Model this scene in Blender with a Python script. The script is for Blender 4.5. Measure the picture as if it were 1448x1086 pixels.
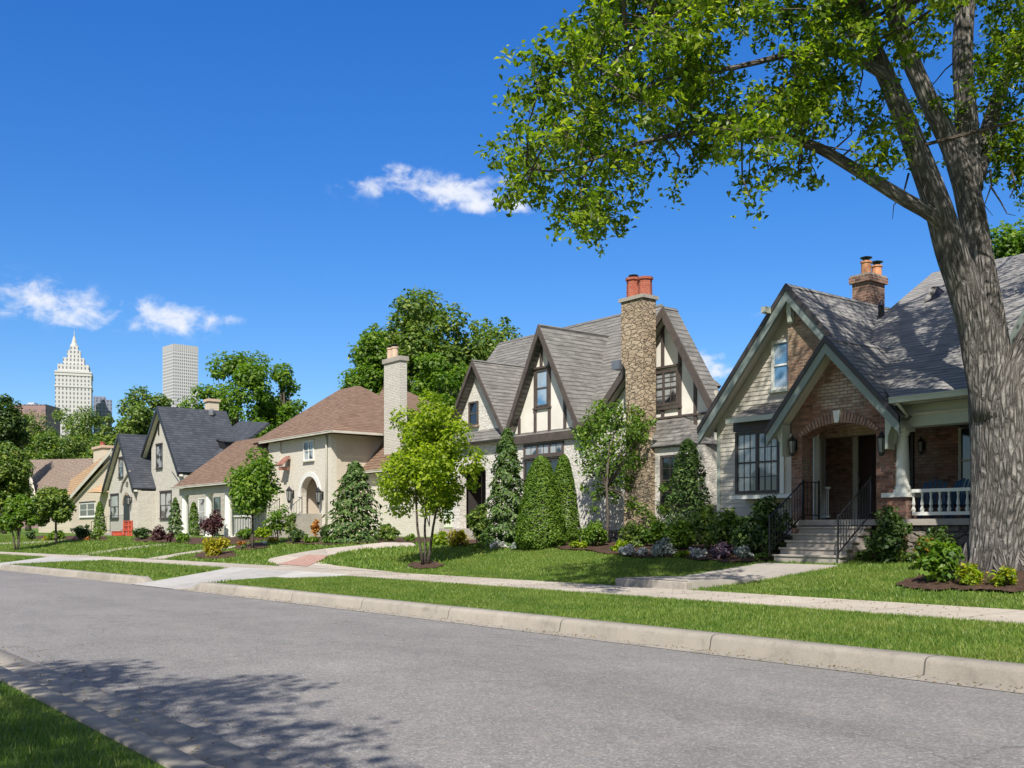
import bpy, bmesh, math, random
import numpy as np
from mathutils import Vector
R = math.radians
sc = bpy.context.scene
for o in list(bpy.data.objects): bpy.data.objects.remove(o)
COL = sc.collection
# ---------------------------------------------------------------- camera
FX, HX, HY, VX, EYE = 1450., 724., 750., -400., 1.6
ANG = math.atan((HX-VX)/FX)
AX = (-math.cos(ANG), math.sin(ANG)); RT = (math.sin(ANG), math.cos(ANG))
cam = bpy.data.objects.new('camera', bpy.data.cameras.new('camera')); COL.objects.link(cam)
cam.location = (0, 0, EYE)
cam.rotation_euler = (R(90), 0, math.atan2(-AX[0], AX[1]))
cam.data.sensor_width = 36; cam.data.lens = 36*FX/1448
cam.data.shift_y = (HY-543)/1448
cam.data.clip_end = 6000; cam.data.clip_start = .1
sc.camera = cam
# ---------------------------------------------------------------- sun, sky, exposure
SUN_EL = 46.; SX, SY = .68, -.73
sd = bpy.data.lights.new('sun', 'SUN'); sd.energy = 4.9; sd.angle = R(.53); sd.color = (1, .95, .87)
so = bpy.data.objects.new('sun', sd); COL.objects.link(so)
ce = math.cos(R(SUN_EL))
so.rotation_euler = Vector((-SX*ce, -SY*ce, -math.sin(R(SUN_EL)))).to_track_quat('-Z', 'Y').to_euler()
w = bpy.data.worlds.new('World'); sc.world = w; w.use_nodes = True
nt = w.node_tree; nt.nodes.clear()
def N(nt, t, **k):
    n = nt.nodes.new(t)
    for a, b in k.items():
        if a == 'inp':
            for i, v in b.items(): n.inputs[i].default_value = v
        else: setattr(n, a, b)
    return n
sky = N(nt, 'ShaderNodeTexSky', sky_type='NISHITA', sun_disc=False)
sky.sun_elevation = R(SUN_EL); sky.sun_rotation = math.atan2(SX, SY); sky.ozone_density = 3.5; sky.air_density = 1.0; sky.dust_density = .3; sky.altitude = 300
bgn = N(nt, 'ShaderNodeBackground', inp={1: .115}); wo = N(nt, 'ShaderNodeOutputWorld')
tc = N(nt, 'ShaderNodeTexCoord')
def M(nt, op, a, b=None, c=None):
    n = nt.nodes.new('ShaderNodeMath'); n.operation = op
    for i, v in enumerate((a, b, c)):
        if v is None: continue
        if isinstance(v, (int, float)): n.inputs[i].default_value = v
        else: nt.links.new(v, n.inputs[i])
    return n.outputs[0]
def VM(nt, op, a, b=None):
    n = nt.nodes.new('ShaderNodeVectorMath'); n.operation = op
    for i, v in enumerate((a, b)):
        if v is None: continue
        if isinstance(v, (tuple, list)): n.inputs[i].default_value = v
        else: nt.links.new(v, n.inputs[i])
    return n
# clouds: soft puffs at fixed bearings of the real sky, shaped by noise in the sky direction
dirv = VM(nt, 'NORMALIZE', tc.outputs['Generated']).outputs[0]
nz = N(nt, 'ShaderNodeTexNoise', inp={'Scale': 30., 'Detail': 9., 'Roughness': .6, 'Distortion': .25})
mp = N(nt, 'ShaderNodeMapping'); mp.inputs['Scale'].default_value = (1, 1, 1.5)
nt.links.new(dirv, mp.inputs[0]); nt.links.new(mp.outputs[0], nz.inputs['Vector'])
nz2 = N(nt, 'ShaderNodeTexNoise', inp={'Scale': 90., 'Detail': 5., 'Roughness': .6})
nt.links.new(mp.outputs[0], nz2.inputs['Vector'])
def bearing(px, py):
    u = (px-HX)/FX; v = (HY-py)/FX
    return Vector((AX[0]+RT[0]*u, AX[1]+RT[1]*u, v)).normalized()
CL = [(535, 262, 42, 13, 1), (515, 243, 26, 7, .5), (560, 238, 34, 9, .5), (610, 262, 48, 17, 1), (655, 270, 62, 22, 1.1), (690, 262, 40, 13, .8), (728, 294, 30, 10, 1.05), (700, 284, 34, 12, 1.0), (636, 266, 60, 16, 1.1), (672, 290, 50, 10, .9),
      (62, 425, 60, 20, 1.15), (130, 447, 78, 15, 1.1), (25, 440, 30, 8, .7), (245, 450, 55, 18, 1.15), (200, 436, 30, 11, .9), (290, 450, 40, 9, .8), (100, 412, 40, 8, .5),
      (1012, 520, 40, 14, 1.), (1000, 508, 30, 8, .8), (1076, 440, 14, 8, .8), (1050, 437, 10, 5, .4), (980, 500, 25, 6, .5),
      (-300, 380, 140, 30, 1.2), (2100, 420, 160, 35, 1.2)]
acc = None; top = None
for (px, py, rx, ry, s) in CL:
    b = bearing(px, py); rgt = Vector((-b.y, b.x, 0)).normalized()*-1; upv = rgt.cross(b)*-1
    if upv.z < 0: upv = -upv
    df = VM(nt, 'SUBTRACT', dirv, tuple(b)).outputs[0]
    a = M(nt, 'MULTIPLY', VM(nt, 'DOT_PRODUCT', df, tuple(rgt)).outputs['Value'], FX/rx)
    c = M(nt, 'MULTIPLY', VM(nt, 'DOT_PRODUCT', df, tuple(upv)).outputs['Value'], FX/ry)
    d2 = M(nt, 'ADD', M(nt, 'MULTIPLY', a, a), M(nt, 'MULTIPLY', c, c))
    g = M(nt, 'MULTIPLY', M(nt, 'EXPONENT', M(nt, 'MULTIPLY', d2, -.9)), s)
    acc = g if acc is None else M(nt, 'MAXIMUM', acc, g)
nsum = M(nt, 'ADD', M(nt, 'MULTIPLY', nz.outputs['Fac'], 3.7), M(nt, 'MULTIPLY', nz2.outputs['Fac'], .7))
den = M(nt, 'SUBTRACT', M(nt, 'ADD', acc, nsum), 2.42)
mr = N(nt, 'ShaderNodeMapRange', interpolation_type='SMOOTHSTEP', inp={1: 0., 2: 1.35}); nt.links.new(den, mr.inputs[0])
cover = M(nt, 'MULTIPLY', mr.outputs[0], M(nt, 'MINIMUM', M(nt, 'MULTIPLY', acc, 2.4), .95))
mix = N(nt, 'ShaderNodeMixRGB'); nt.links.new(cover, mix.inputs[0])
hs = N(nt, 'ShaderNodeHueSaturation', inp={'Saturation': 1.32, 'Hue': .502, 'Value': 1.0}); nt.links.new(sky.outputs[0], hs.inputs['Color'])
elev = nt.nodes.new('ShaderNodeSeparateXYZ'); nt.links.new(dirv, elev.inputs[0])
tint = N(nt, 'ShaderNodeValToRGB'); te = tint.color_ramp.elements; te[0].position = .0; te[0].color = (.71, .73, .77, 1); te[1].position = .5; te[1].color = (.74, .87, 1.14, 1)
nt.links.new(elev.outputs[2], tint.inputs[0]); tm = N(nt, 'ShaderNodeMixRGB', blend_type='MULTIPLY', inp={0: 1.}); nt.links.new(hs.outputs[0], tm.inputs[1]); nt.links.new(tint.outputs[0], tm.inputs[2])
# pale veil added to the unseen sky round the sun, to make shade less blue
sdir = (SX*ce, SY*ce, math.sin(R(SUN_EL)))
added_veil = N(nt, 'ShaderNodeMapRange', interpolation_type='SMOOTHSTEP', inp={1: .0, 2: 1.0, 3: 0., 4: .75}); nt.links.new(VM(nt, 'DOT_PRODUCT', dirv, sdir).outputs['Value'], added_veil.inputs[0])
gm = N(nt, 'ShaderNodeMixRGB'); nt.links.new(added_veil.outputs[0], gm.inputs[0]); nt.links.new(tm.outputs[0], gm.inputs[1]); gm.inputs[2].default_value = (3.3, 3.25, 3.1, 1)
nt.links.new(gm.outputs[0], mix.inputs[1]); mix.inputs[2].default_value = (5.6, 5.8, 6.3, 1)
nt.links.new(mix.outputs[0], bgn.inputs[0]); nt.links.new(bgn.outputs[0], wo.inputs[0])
sc.view_settings.view_transform = 'Standard'; sc.view_settings.look = 'None'; sc.view_settings.exposure = .5; sc.view_settings.gamma = 1
sc.render.engine = 'CYCLES'; sc.cycles.max_bounces = 6; sc.cycles.transparent_max_bounces = 8
sc.render.resolution_x = 1024; sc.render.resolution_y = 768

# ---------------------------------------------------------------- survey helpers: from bearings to places
def ray(x, y):
    u = (x-HX)/FX; v = (HY-y)/FX
    return (AX[0]+RT[0]*u, AX[1]+RT[1]*u, v)
def onY(x, y, Y):
    d = ray(x, y); t = Y/d[1]; return Vector((d[0]*t, Y, EYE+d[2]*t))
def onX(x, y, X):
    d = ray(x, y); t = X/d[0]; return Vector((X, d[1]*t, EYE+d[2]*t))
def onT(x, y, t):
    d = ray(x, y); return Vector((d[0]*t, d[1]*t, EYE+d[2]*t))
def tof(p): return p[0]*AX[0]+p[1]*AX[1]
def curve(X):
    q = min(0., X+8); 
    if q > -110: return -.0009*q*q
    return -.0009*110*110-.198*(-110-q)
PY = [-400, -60, -6, 2.24, 2.28, 10.6, 10.68, 14.1, 16.2, 17.6, 22, 30, 60, 200, 900, 3000]
PZ = [3, 1, .3, .13, -.1, -.1, .17, .31, .33, .45, 1.10, 1.27, 1.45, 2.5, 4, 4]
def drive_cut(X, yp):
    """ramp height of the two driveway aprons, None elsewhere"""
    for a, b, sl in ((-30.6, -27.3, -.55), (-49.5, -46.2, -.5)):
        s = max(0, yp-10.4)
        if a+sl*s-.25 < X < b+sl*s*.75+.25 and 9.9 < yp < 14.3: return max(.0, .012+(yp-10.0)*.078)
    return None
def gr(X, Y):
    yp = Y-curve(X)
    z = float(np.interp(yp, PY, PZ))
    c = drive_cut(X, yp)
    if c is not None: z = min(z, c-.03)
    return z
def G(x, y, dz=0.):
    """the place on the lawn seen on bearing (x, y)"""
    d = ray(x, y); t = 4.; 
    while t < 400:
        if EYE+d[2]*t < gr(d[0]*t, d[1]*t)+dz: break
        t *= 1.004
    return Vector((d[0]*t, d[1]*t, gr(d[0]*t, d[1]*t)))

# ---------------------------------------------------------------- mesh building
class MB:
    def __init__(s): s.v = []; s.f = []; s.uv = {}; s.smooth = False
    def poly(s, pts, uv=None):
        i = len(s.v); s.v += [tuple(p) for p in pts]; s.f.append(tuple(range(i, i+len(pts))))
        if uv: s.uv[len(s.f)-1] = uv
        return s
    def prism(s, pts, off):
        i = len(s.v); n = len(pts); off = Vector(off)
        s.v += [tuple(p) for p in pts]+[tuple(Vector(p)+off) for p in pts]
        s.f.append(tuple(range(i, i+n))); s.f.append(tuple(range(i+2*n-1, i+n-1, -1)))
        for k in range(n):
            l = (k+1) % n; s.f.append((i+k, i+n+k, i+n+l, i+l))
        return s
    def box(s, x0, x1, y0, y1, z0, z1):
        return s.prism([(x0, y0, z0), (x1, y0, z0), (x1, y0, z1), (x0, y0, z1)], (0, y1-y0, 0))
    def slab(s, pts, th):
        p = [Vector(q) for q in pts]; n = (p[1]-p[0]).cross(p[2]-p[0]).normalized()
        if n.z < 0: n = -n
        return s.prism(p, -n*th)
    def xz(s, pts, y0, y1): return s.prism([(x, y0, z) for x, z in pts], (0, y1-y0, 0))
    def bar(s, a, b, w, h=None):
        a = Vector(a); b = Vector(b); h = h or w; d = (b-a).normalized()
        u = d.cross(Vector((0, 0, 1)))
        if u.length < .01: u = Vector((1, 0, 0))
        u.normalize(); v = d.cross(u).normalized()
        return s.prism([a-u*w/2-v*h/2, a+u*w/2-v*h/2, a+u*w/2+v*h/2, a-u*w/2+v*h/2], b-a)
    def tube(s, pts, rad, n=8, wob=0, rng=None):
        P = [Vector(p) for p in pts]; s.smooth = True; L = 0.; rows = []; ls = []
        u = None
        for i, p in enumerate(P):
            d = (P[min(i+1, len(P)-1)]-P[max(i-1, 0)]).normalized()
            if u is None:
                u = Vector((-.6, .78, 0)); u = (u-d*u.dot(d)).normalized()   # seam away from the street
            else: u = (u-d*u.dot(d)).normalized()
            v = d.cross(u)
            if i: L += (p-P[i-1]).length
            ls.append(L); row = []
            for k in range(n):
                a = 2*math.pi*k/n; r = rad[i]
                if wob: r *= 1+wob*(.55*math.sin(3*a+L*.9+i*.05)+.35*math.sin(5*a-L*1.7)+.3*math.sin(9*a+L*2.3+1)+.25*math.sin(2*a+L*3.1))
                row.append(len(s.v)); s.v.append(tuple(p+(u*math.cos(a)+v*math.sin(a))*r))
            rows.append(row)
        for i in range(len(rows)-1):
            for k in range(n):
                l = (k+1) % n; s.f.append((rows[i][k], rows[i][l], rows[i+1][l], rows[i+1][k]))
                c = 2*math.pi*rad[i]/n; c1 = 2*math.pi*rad[i+1]/n
                s.uv[len(s.f)-1] = [(k*c, ls[i]), ((k+1)*c, ls[i]), ((k+1)*c1, ls[i+1]), (k*c1, ls[i+1])]
        s.f.append(tuple(rows[0][::-1])); s.f.append(tuple(rows[-1]))
        return s
    def lathe(s, x, y, prof, n=16):
        rows = []
        for r, z in prof:
            row = []
            for k in range(n):
                a = 2*math.pi*k/n; row.append(len(s.v)); s.v.append((x+r*math.cos(a), y+r*math.sin(a), z))
            rows.append(row)
        for i in range(len(rows)-1):
            for k in range(n):
                l = (k+1) % n; s.f.append((rows[i][k], rows[i][l], rows[i+1][l], rows[i+1][k]))
        s.f.append(tuple(rows[0][::-1])); s.f.append(tuple(rows[-1]))
        return s
    def build(s, name, mat, parent=None, org=None, bevel=0, recalc=True):
        me = bpy.data.meshes.new(name)
        o = Vector(org) if org is not None else Vector((0, 0, 0))
        me.from_pydata([(p[0]-o.x, p[1]-o.y, p[2]-o.z) for p in s.v], [], s.f)
        if recalc and len(s.f) < 60000:
            bm = bmesh.new(); bm.from_mesh(me)
            bmesh.ops.recalc_face_normals(bm, faces=bm.faces); bm.to_mesh(me); bm.free()
        uvl = me.uv_layers.new(name='UVMap'); dat = uvl.data
        Z = Vector((0, 0, 1))
        for p in me.polygons:
            c = s.uv.get(p.index)
            if c:
                # recalculation may have reversed the loop order
                vi = list(s.f[p.index])
                for li in p.loop_indices: dat[li].uv = c[vi.index(me.loops[li].vertex_index)]
                continue
            n = p.normal; tx = Z.cross(n)
            if tx.length < .02: tx = Vector((1, 0, 0)); ty = Vector((0, 1, 0))
            else: tx.normalize(); ty = n.cross(tx)
            for li in p.loop_indices:
                q = me.vertices[me.loops[li].vertex_index].co+o
                dat[li].uv = (q.dot(tx), q.dot(ty))
        if s.smooth: me.polygons.foreach_set('use_smooth', [True]*len(me.polygons))
        me.materials.append(mat); ob = bpy.data.objects.new(name, me); COL.objects.link(ob)
        if parent is not None: ob.parent = parent
        elif org is not None: ob.location = o
        if bevel:
            m = ob.modifiers.new('bevel', 'BEVEL'); m.width = bevel; m.segments = 2; m.limit_method = 'ANGLE'
        return ob
def tag(o, label=None, cat=None, group=None, kind=None):
    if label: o['label'] = label
    if cat: o['category'] = cat
    if group: o['group'] = group
    if kind: o['kind'] = kind
    return o
class Thing:
    """an Empty at the thing's base; parts are built in world metres and hung under it"""
    def __init__(s, name, loc, label, cat, group=None):
        s.o = bpy.data.objects.new(name, None); COL.objects.link(s.o); s.o.location = loc; s.org = Vector(loc)
        s.o.empty_display_size = .3
        tag(s.o, label, cat, group)
    def part(s, name, mb, mat, parent=None, label=None, bevel=0, kind=None):
        ob = mb.build(name, mat, parent or s.o, s.org, bevel)
        return tag(ob, label, kind=kind)
def structure(name, mb, mat, bevel=0):
    o = mb.build(name, mat, bevel=bevel); o['kind'] = 'structure'; return o

# ---------------------------------------------------------------- materials
def new_mat(name):
    m = bpy.data.materials.new(name); m.use_nodes = True; nt = m.node_tree; nt.nodes.clear()
    b = nt.nodes.new('ShaderNodeBsdfPrincipled'); o = nt.nodes.new('ShaderNodeOutputMaterial')
    nt.links.new(b.outputs[0], o.inputs[0]); return m, nt, b, o
def c4(c): return (c[0], c[1], c[2], 1)
def uvmap(nt, sx=1, sy=1, loc=(0, 0, 0)):
    t = nt.nodes.new('ShaderNodeTexCoord'); m = nt.nodes.new('ShaderNodeMapping')
    m.inputs['Scale'].default_value = (sx, sy, 1); m.inputs['Location'].default_value = loc
    nt.links.new(t.outputs['UV'], m.inputs[0]); return m.outputs[0]
def pos(nt, s=(1, 1, 1)):
    t = nt.nodes.new('ShaderNodeNewGeometry'); m = nt.nodes.new('ShaderNodeMapping'); m.inputs['Scale'].default_value = s
    nt.links.new(t.outputs['Position'], m.inputs[0]); return m.outputs[0]
def noise(nt, vec, scale, detail=4, rough=.55):
    n = nt.nodes.new('ShaderNodeTexNoise'); n.inputs['Scale'].default_value = scale; n.inputs['Detail'].default_value = detail
    n.inputs['Roughness'].default_value = rough; nt.links.new(vec, n.inputs['Vector']); return n.outputs['Fac']
def ramp(nt, fac, stops):
    r = nt.nodes.new('ShaderNodeValToRGB'); e = r.color_ramp.elements
    while len(e) < len(stops): e.new(.5)
    for i, (p, c) in enumerate(stops): e[i].position = p; e[i].color = c4(c) if not isinstance(c, (int, float)) else (c, c, c, 1)
    nt.links.new(fac, r.inputs[0]); return r.outputs[0]
def mixc(nt, fac, a, b, mode='MIX'):
    n = nt.nodes.new('ShaderNodeMixRGB'); n.blend_type = mode
    for i, v in enumerate((fac, a, b)):
        if isinstance(v, (int, float)): n.inputs[i].default_value = v
        elif isinstance(v, tuple): n.inputs[i].default_value = c4(v)
        else: nt.links.new(v, n.inputs[i])
    return n.outputs[0]
def bump(nt, h, b, strength=.5, dist=.02, prev=None):
    n = nt.nodes.new('ShaderNodeBump'); n.inputs['Strength'].default_value = strength; n.inputs['Distance'].default_value = dist
    nt.links.new(h, n.inputs['Height'])
    if prev is not None: nt.links.new(prev, n.inputs['Normal'])
    nt.links.new(n.outputs[0], b.inputs['Normal']); return n.outputs[0]
def m_plain(name, col, rough=.6, var=.12, scale=3., metallic=0, bmp=.15, bscale=40., spec=.5):
    m, nt, b, o = new_mat(name); p = pos(nt)
    f = noise(nt, p, scale, 5); d = tuple(c*(1-var) for c in col); l = tuple(min(1, c*(1+var)) for c in col)
    nt.links.new(ramp(nt, f, [(.3, d), (.7, l)]), b.inputs['Base Color'])
    b.inputs['Roughness'].default_value = rough; b.inputs['Metallic'].default_value = metallic; b.inputs['Specular IOR Level'].default_value = spec
    if bmp: bump(nt, noise(nt, p, bscale, 4), b, bmp, .01)
    return m
def m_brick(name, c1, c2, c3, mortar, bw=.21, bh=.075, ms=.01, bmp=.6, rough=.85, patch=None, pcol=None, pscale=.9, vert=False, soot=None, pc=None):
    m, nt, b, o = new_mat(name); uv = uvmap(nt)
    if vert:
        sw = nt.nodes.new('ShaderNodeMapping'); sw.inputs['Rotation'].default_value = (0, 0, R(90)); nt.links.new(uv, sw.inputs[0]); uv = sw.outputs[0]
    br = nt.nodes.new('ShaderNodeTexBrick'); nt.links.new(uv, br.inputs['Vector'])
    br.inputs['Scale'].default_value = 1; br.inputs['Brick Width'].default_value = bw; br.inputs['Row Height'].default_value = bh
    br.inputs['Mortar Size'].default_value = ms; br.inputs['Mortar Smooth'].default_value = .3; br.inputs['Bias'].default_value = 0
    br.inputs['Color1'].default_value = (0, 0, 0, 1); br.inputs['Color2'].default_value = (1, 1, 1, 1); br.inputs['Mortar'].default_value = (.5, .5, .5, 1)
    bc = ramp(nt, br.outputs['Color'], [(0, c1), (.45, c2), (1, c3)])
    n1 = noise(nt, uv, 9, 5)
    bc = mixc(nt, .35, bc, ramp(nt, n1, [(.3, tuple(c*.6 for c in c2)), (.7, tuple(min(1, c*1.5) for c in c2))]))
    if patch:
        pn = noise(nt, uvmap(nt, pscale, pscale, patch), 1., 3, .6)
        k = M(nt, 'MULTIPLY', ramp(nt, pn, [(.47, 0.), (.6, 1.)]), ramp(nt, noise(nt, uv, 7, 3), [(.4, .25), (.6, .9)]))
        bc = mixc(nt, k, bc, pcol)
    if pc:      # a worn lime patch left on the gable
        dv = VM(nt, 'MULTIPLY', VM(nt, 'SUBTRACT', uv, (pc[0], pc[1], 0)).outputs[0], (1/pc[2], 1/pc[3], 0)).outputs[0]
        ln = nt.nodes.new('ShaderNodeVectorMath'); ln.operation = 'LENGTH'; nt.links.new(dv, ln.inputs[0])
        e = M(nt, 'ADD', M(nt, 'SUBTRACT', 1.25, ln.outputs['Value']), M(nt, 'MULTIPLY', M(nt, 'SUBTRACT', noise(nt, uv, 3.5, 5, .7), .5), 1.8))
        k = M(nt, 'MULTIPLY', ramp(nt, e, [(.2, 0.), (.6, .62)]), ramp(nt, M(nt, 'ADD', M(nt, 'MULTIPLY', br.outputs['Color'], .6), M(nt, 'MULTIPLY', noise(nt, uv, 11, 3), .5)), [(.3, .15), (.6, 1.)]))
        bc = mixc(nt, k, bc, (.50, .42, .36))
    if soot:
        k = ramp(nt, noise(nt, uv, 1.6, 5, .65), [(.5, 0.), (.75, .65)])
        bc = mixc(nt, k, bc, soot)
    col = mixc(nt, br.outputs['Fac'], bc, mortar)
    nt.links.new(col, b.inputs['Base Color']); b.inputs['Roughness'].default_value = rough
    inv = M(nt, 'SUBTRACT', 1., br.outputs['Fac']); h = M(nt, 'ADD', inv, M(nt, 'MULTIPLY', noise(nt, uv, 25, 4), .6))
    bump(nt, h, b, bmp, .012); return m
def m_shingle(name, c1, c2, c3, w=.32, h=.15, streak=.45, rough=.9, bmp=1.):
    m, nt, b, o = new_mat(name); uv0 = uvmap(nt)
    # courses sag and wander a little
    t = nt.nodes.new('ShaderNodeTexNoise'); t.inputs['Scale'].default_value = .8; t.inputs['Detail'].default_value = 3; nt.links.new(uv0, t.inputs['Vector'])
    off = VM(nt, 'SCALE', VM(nt, 'SUBTRACT', t.outputs['Color'], (.5, .5, .5)).outputs[0]); off.inputs['Scale'].default_value = .10
    uv = VM(nt, 'ADD', uv0, off.outputs[0]).outputs[0]
    br = nt.nodes.new('ShaderNodeTexBrick'); nt.links.new(uv, br.inputs['Vector'])
    br.inputs['Scale'].default_value = 1; br.inputs['Brick Width'].default_value = w; br.inputs['Row Height'].default_value = h
    br.inputs['Mortar Size'].default_value = .008; br.inputs['Mortar Smooth'].default_value = .2; br.offset_frequency = 2; br.offset = .37
    br.inputs['Color1'].default_value = (0, 0, 0, 1); br.inputs['Color2'].default_value = (1, 1, 1, 1)
    bc = ramp(nt, br.outputs['Color'], [(0, c1), (.5, c2), (1, c3)])
    big = noise(nt, uv0, .9, 5, .6)
    bc = mixc(nt, .45, bc, ramp(nt, big, [(.3, c1), (.7, c3)]))
    st = noise(nt, uvmap(nt, 1.6, 9.), 1., 5, .6)
    bc = mixc(nt, streak, bc, ramp(nt, st, [(.35, tuple(c*.55 for c in c1)), (.65, tuple(min(1, c*1.25) for c in c3))]))
    sep = nt.nodes.new('ShaderNodeSeparateXYZ'); nt.links.new(uv, sep.inputs[0])
    fr = M(nt, 'FRACT', M(nt, 'DIVIDE', sep.outputs[1], h))         # 0 at the butt edge of each course, 1 at its top
    seam = ramp(nt, fr, [(0., .28), (.2, 1.), (.8, 1.), (1., .72)])
    bc = mixc(nt, 1., bc, seam, 'MULTIPLY')
    nt.links.new(bc, b.inputs['Base Color']); b.inputs['Roughness'].default_value = rough; b.inputs['Specular IOR Level'].default_value = .3
    hh = M(nt, 'ADD', M(nt, 'SUBTRACT', 1., fr), M(nt, 'ADD', M(nt, 'MULTIPLY', br.outputs['Color'], .35), M(nt, 'MULTIPLY', noise(nt, uv0, 60, 3), .35)))
    bump(nt, hh, b, bmp, .02); return m
def m_stone(name, cols, mortar, su=3.2, sv=6.5, bmp=1., dist=.04, mw=.05):
    m, nt, b, o = new_mat(name)
    uv0 = uvmap(nt, su, sv); t = nt.nodes.new('ShaderNodeTexNoise'); t.inputs['Scale'].default_value = 1.4; nt.links.new(uv0, t.inputs['Vector'])
    off = VM(nt, 'SCALE', VM(nt, 'SUBTRACT', t.outputs['Color'], (.5, .5, .5)).outputs[0]); off.inputs['Scale'].default_value = .55
    uv = VM(nt, 'ADD', uv0, off.outputs[0]).outputs[0]
    v = nt.nodes.new('ShaderNodeTexVoronoi'); v.feature = 'DISTANCE_TO_EDGE'; v.inputs['Scale'].default_value = 1; nt.links.new(uv, v.inputs['Vector'])
    vc = nt.nodes.new('ShaderNodeTexVoronoi'); vc.inputs['Scale'].default_value = 1; nt.links.new(uv, vc.inputs['Vector'])
    s = nt.nodes.new('ShaderNodeSeparateColor'); nt.links.new(vc.outputs['Color'], s.inputs[0])
    bc = ramp(nt, s.outputs[0], [(i/(len(cols)-1), c) for i, c in enumerate(cols)])
    n1 = noise(nt, uvmap(nt), 14, 6, .65)
    bc = mixc(nt, .55, bc, ramp(nt, n1, [(.3, tuple(c*.35 for c in cols[1])), (.7, tuple(min(1, c*1.5) for c in cols[-1]))]))
    e = ramp(nt, v.outputs['Distance'], [(0, 0.), (mw, .5), (mw*3, 1.)])
    col = mixc(nt, e, mortar, bc); nt.links.new(col, b.inputs['Base Color']); b.inputs['Roughness'].default_value = .9
    h = M(nt, 'ADD', M(nt, 'ADD', e, M(nt, 'MULTIPLY', s.outputs[1], .5)), M(nt, 'MULTIPLY', n1, .9)); bump(nt, h, b, bmp, dist); return m
def m_glass(name, col=(.012, .016, .02), rough=.06, curtain=None):
    m, nt, b, o = new_mat(name)
    if curtain:
        uv = uvmap(nt, 1, 1); sp = nt.nodes.new('ShaderNodeTexWave'); sp.inputs['Scale'].default_value = 6; sp.inputs['Distortion'].default_value = 1.5; nt.links.new(uv, sp.inputs['Vector'])
        k = ramp(nt, noise(nt, uv, .9, 2), [(.42, 0.), (.5, 1.)])
        nt.links.new(mixc(nt, k, col, mixc(nt, sp.outputs['Fac'], tuple(c*.6 for c in curtain), curtain)), b.inputs['Base Color'])
    else: b.inputs['Base Color'].default_value = c4(col)
    b.inputs['Roughness'].default_value = rough; b.inputs['Specular IOR Level'].default_value = .9; b.inputs['IOR'].default_value = 1.6
    bump(nt, noise(nt, pos(nt), 1.5, 2), b, .05, .02); return m
def m_leaf(name, cols, trans=.45, rough=.5, tcol=None):
    m, nt, b, o = new_mat(name); g = nt.nodes.new('ShaderNodeNewGeometry')
    rnd = g.outputs['Random Per Island']
    f = M(nt, 'ADD', M(nt, 'MULTIPLY', rnd, .6), M(nt, 'MULTIPLY', noise(nt, pos(nt), 1.1, 3), .45))
    c = ramp(nt, f, [(i/(len(cols)-1)*.7+.15, q) for i, q in enumerate(cols)])
    if name == 'grass_blade':      # drier and lusher patches
        c = mixc(nt, ramp(nt, noise(nt, pos(nt), .75, 5, .65), [(.5, 0.), (.72, .5)]), c, (.24, .25, .06)); c = mixc(nt, ramp(nt, noise(nt, pos(nt, (.6, 2.2, 1)), .9, 3), [(.5, 0.), (.7, .45)]), c, (.06, .13, .015))
    nt.links.new(c, b.inputs['Base Color']); b.inputs['Roughness'].default_value = rough; b.inputs['Specular IOR Level'].default_value = .4
    tr = nt.nodes.new('ShaderNodeBsdfTranslucent'); tcn = mixc(nt, 1., c, tcol or (1.5, 1.7, .55), 'MULTIPLY'); nt.links.new(tcn, tr.inputs[0])
    mx = nt.nodes.new('ShaderNodeMixShader'); mx.inputs[0].default_value = trans
    nt.links.new(b.outputs[0], mx.inputs[1]); nt.links.new(tr.outputs[0], mx.inputs[2]); nt.links.new(mx.outputs[0], o.inputs[0]); return m
def m_ground(name, stops, scale, bscale=60, bstr=.6, dist=.03, stretch=(1, 1, 1), rough=.95, s2=None):
    m, nt, b, o = new_mat(name); p = pos(nt, stretch)
    f = M(nt, 'ADD', M(nt, 'MULTIPLY', noise(nt, p, scale, 6, .65), .5), M(nt, 'MULTIPLY', noise(nt, p, s2 or scale*12, 4, .6), .5))
    nt.links.new(ramp(nt, f, stops), b.inputs['Base Color']); b.inputs['Roughness'].default_value = rough; b.inputs['Specular IOR Level'].default_value = .25
    bump(nt, noise(nt, p, bscale, 5, .7), b, bstr, dist); return m
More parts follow.
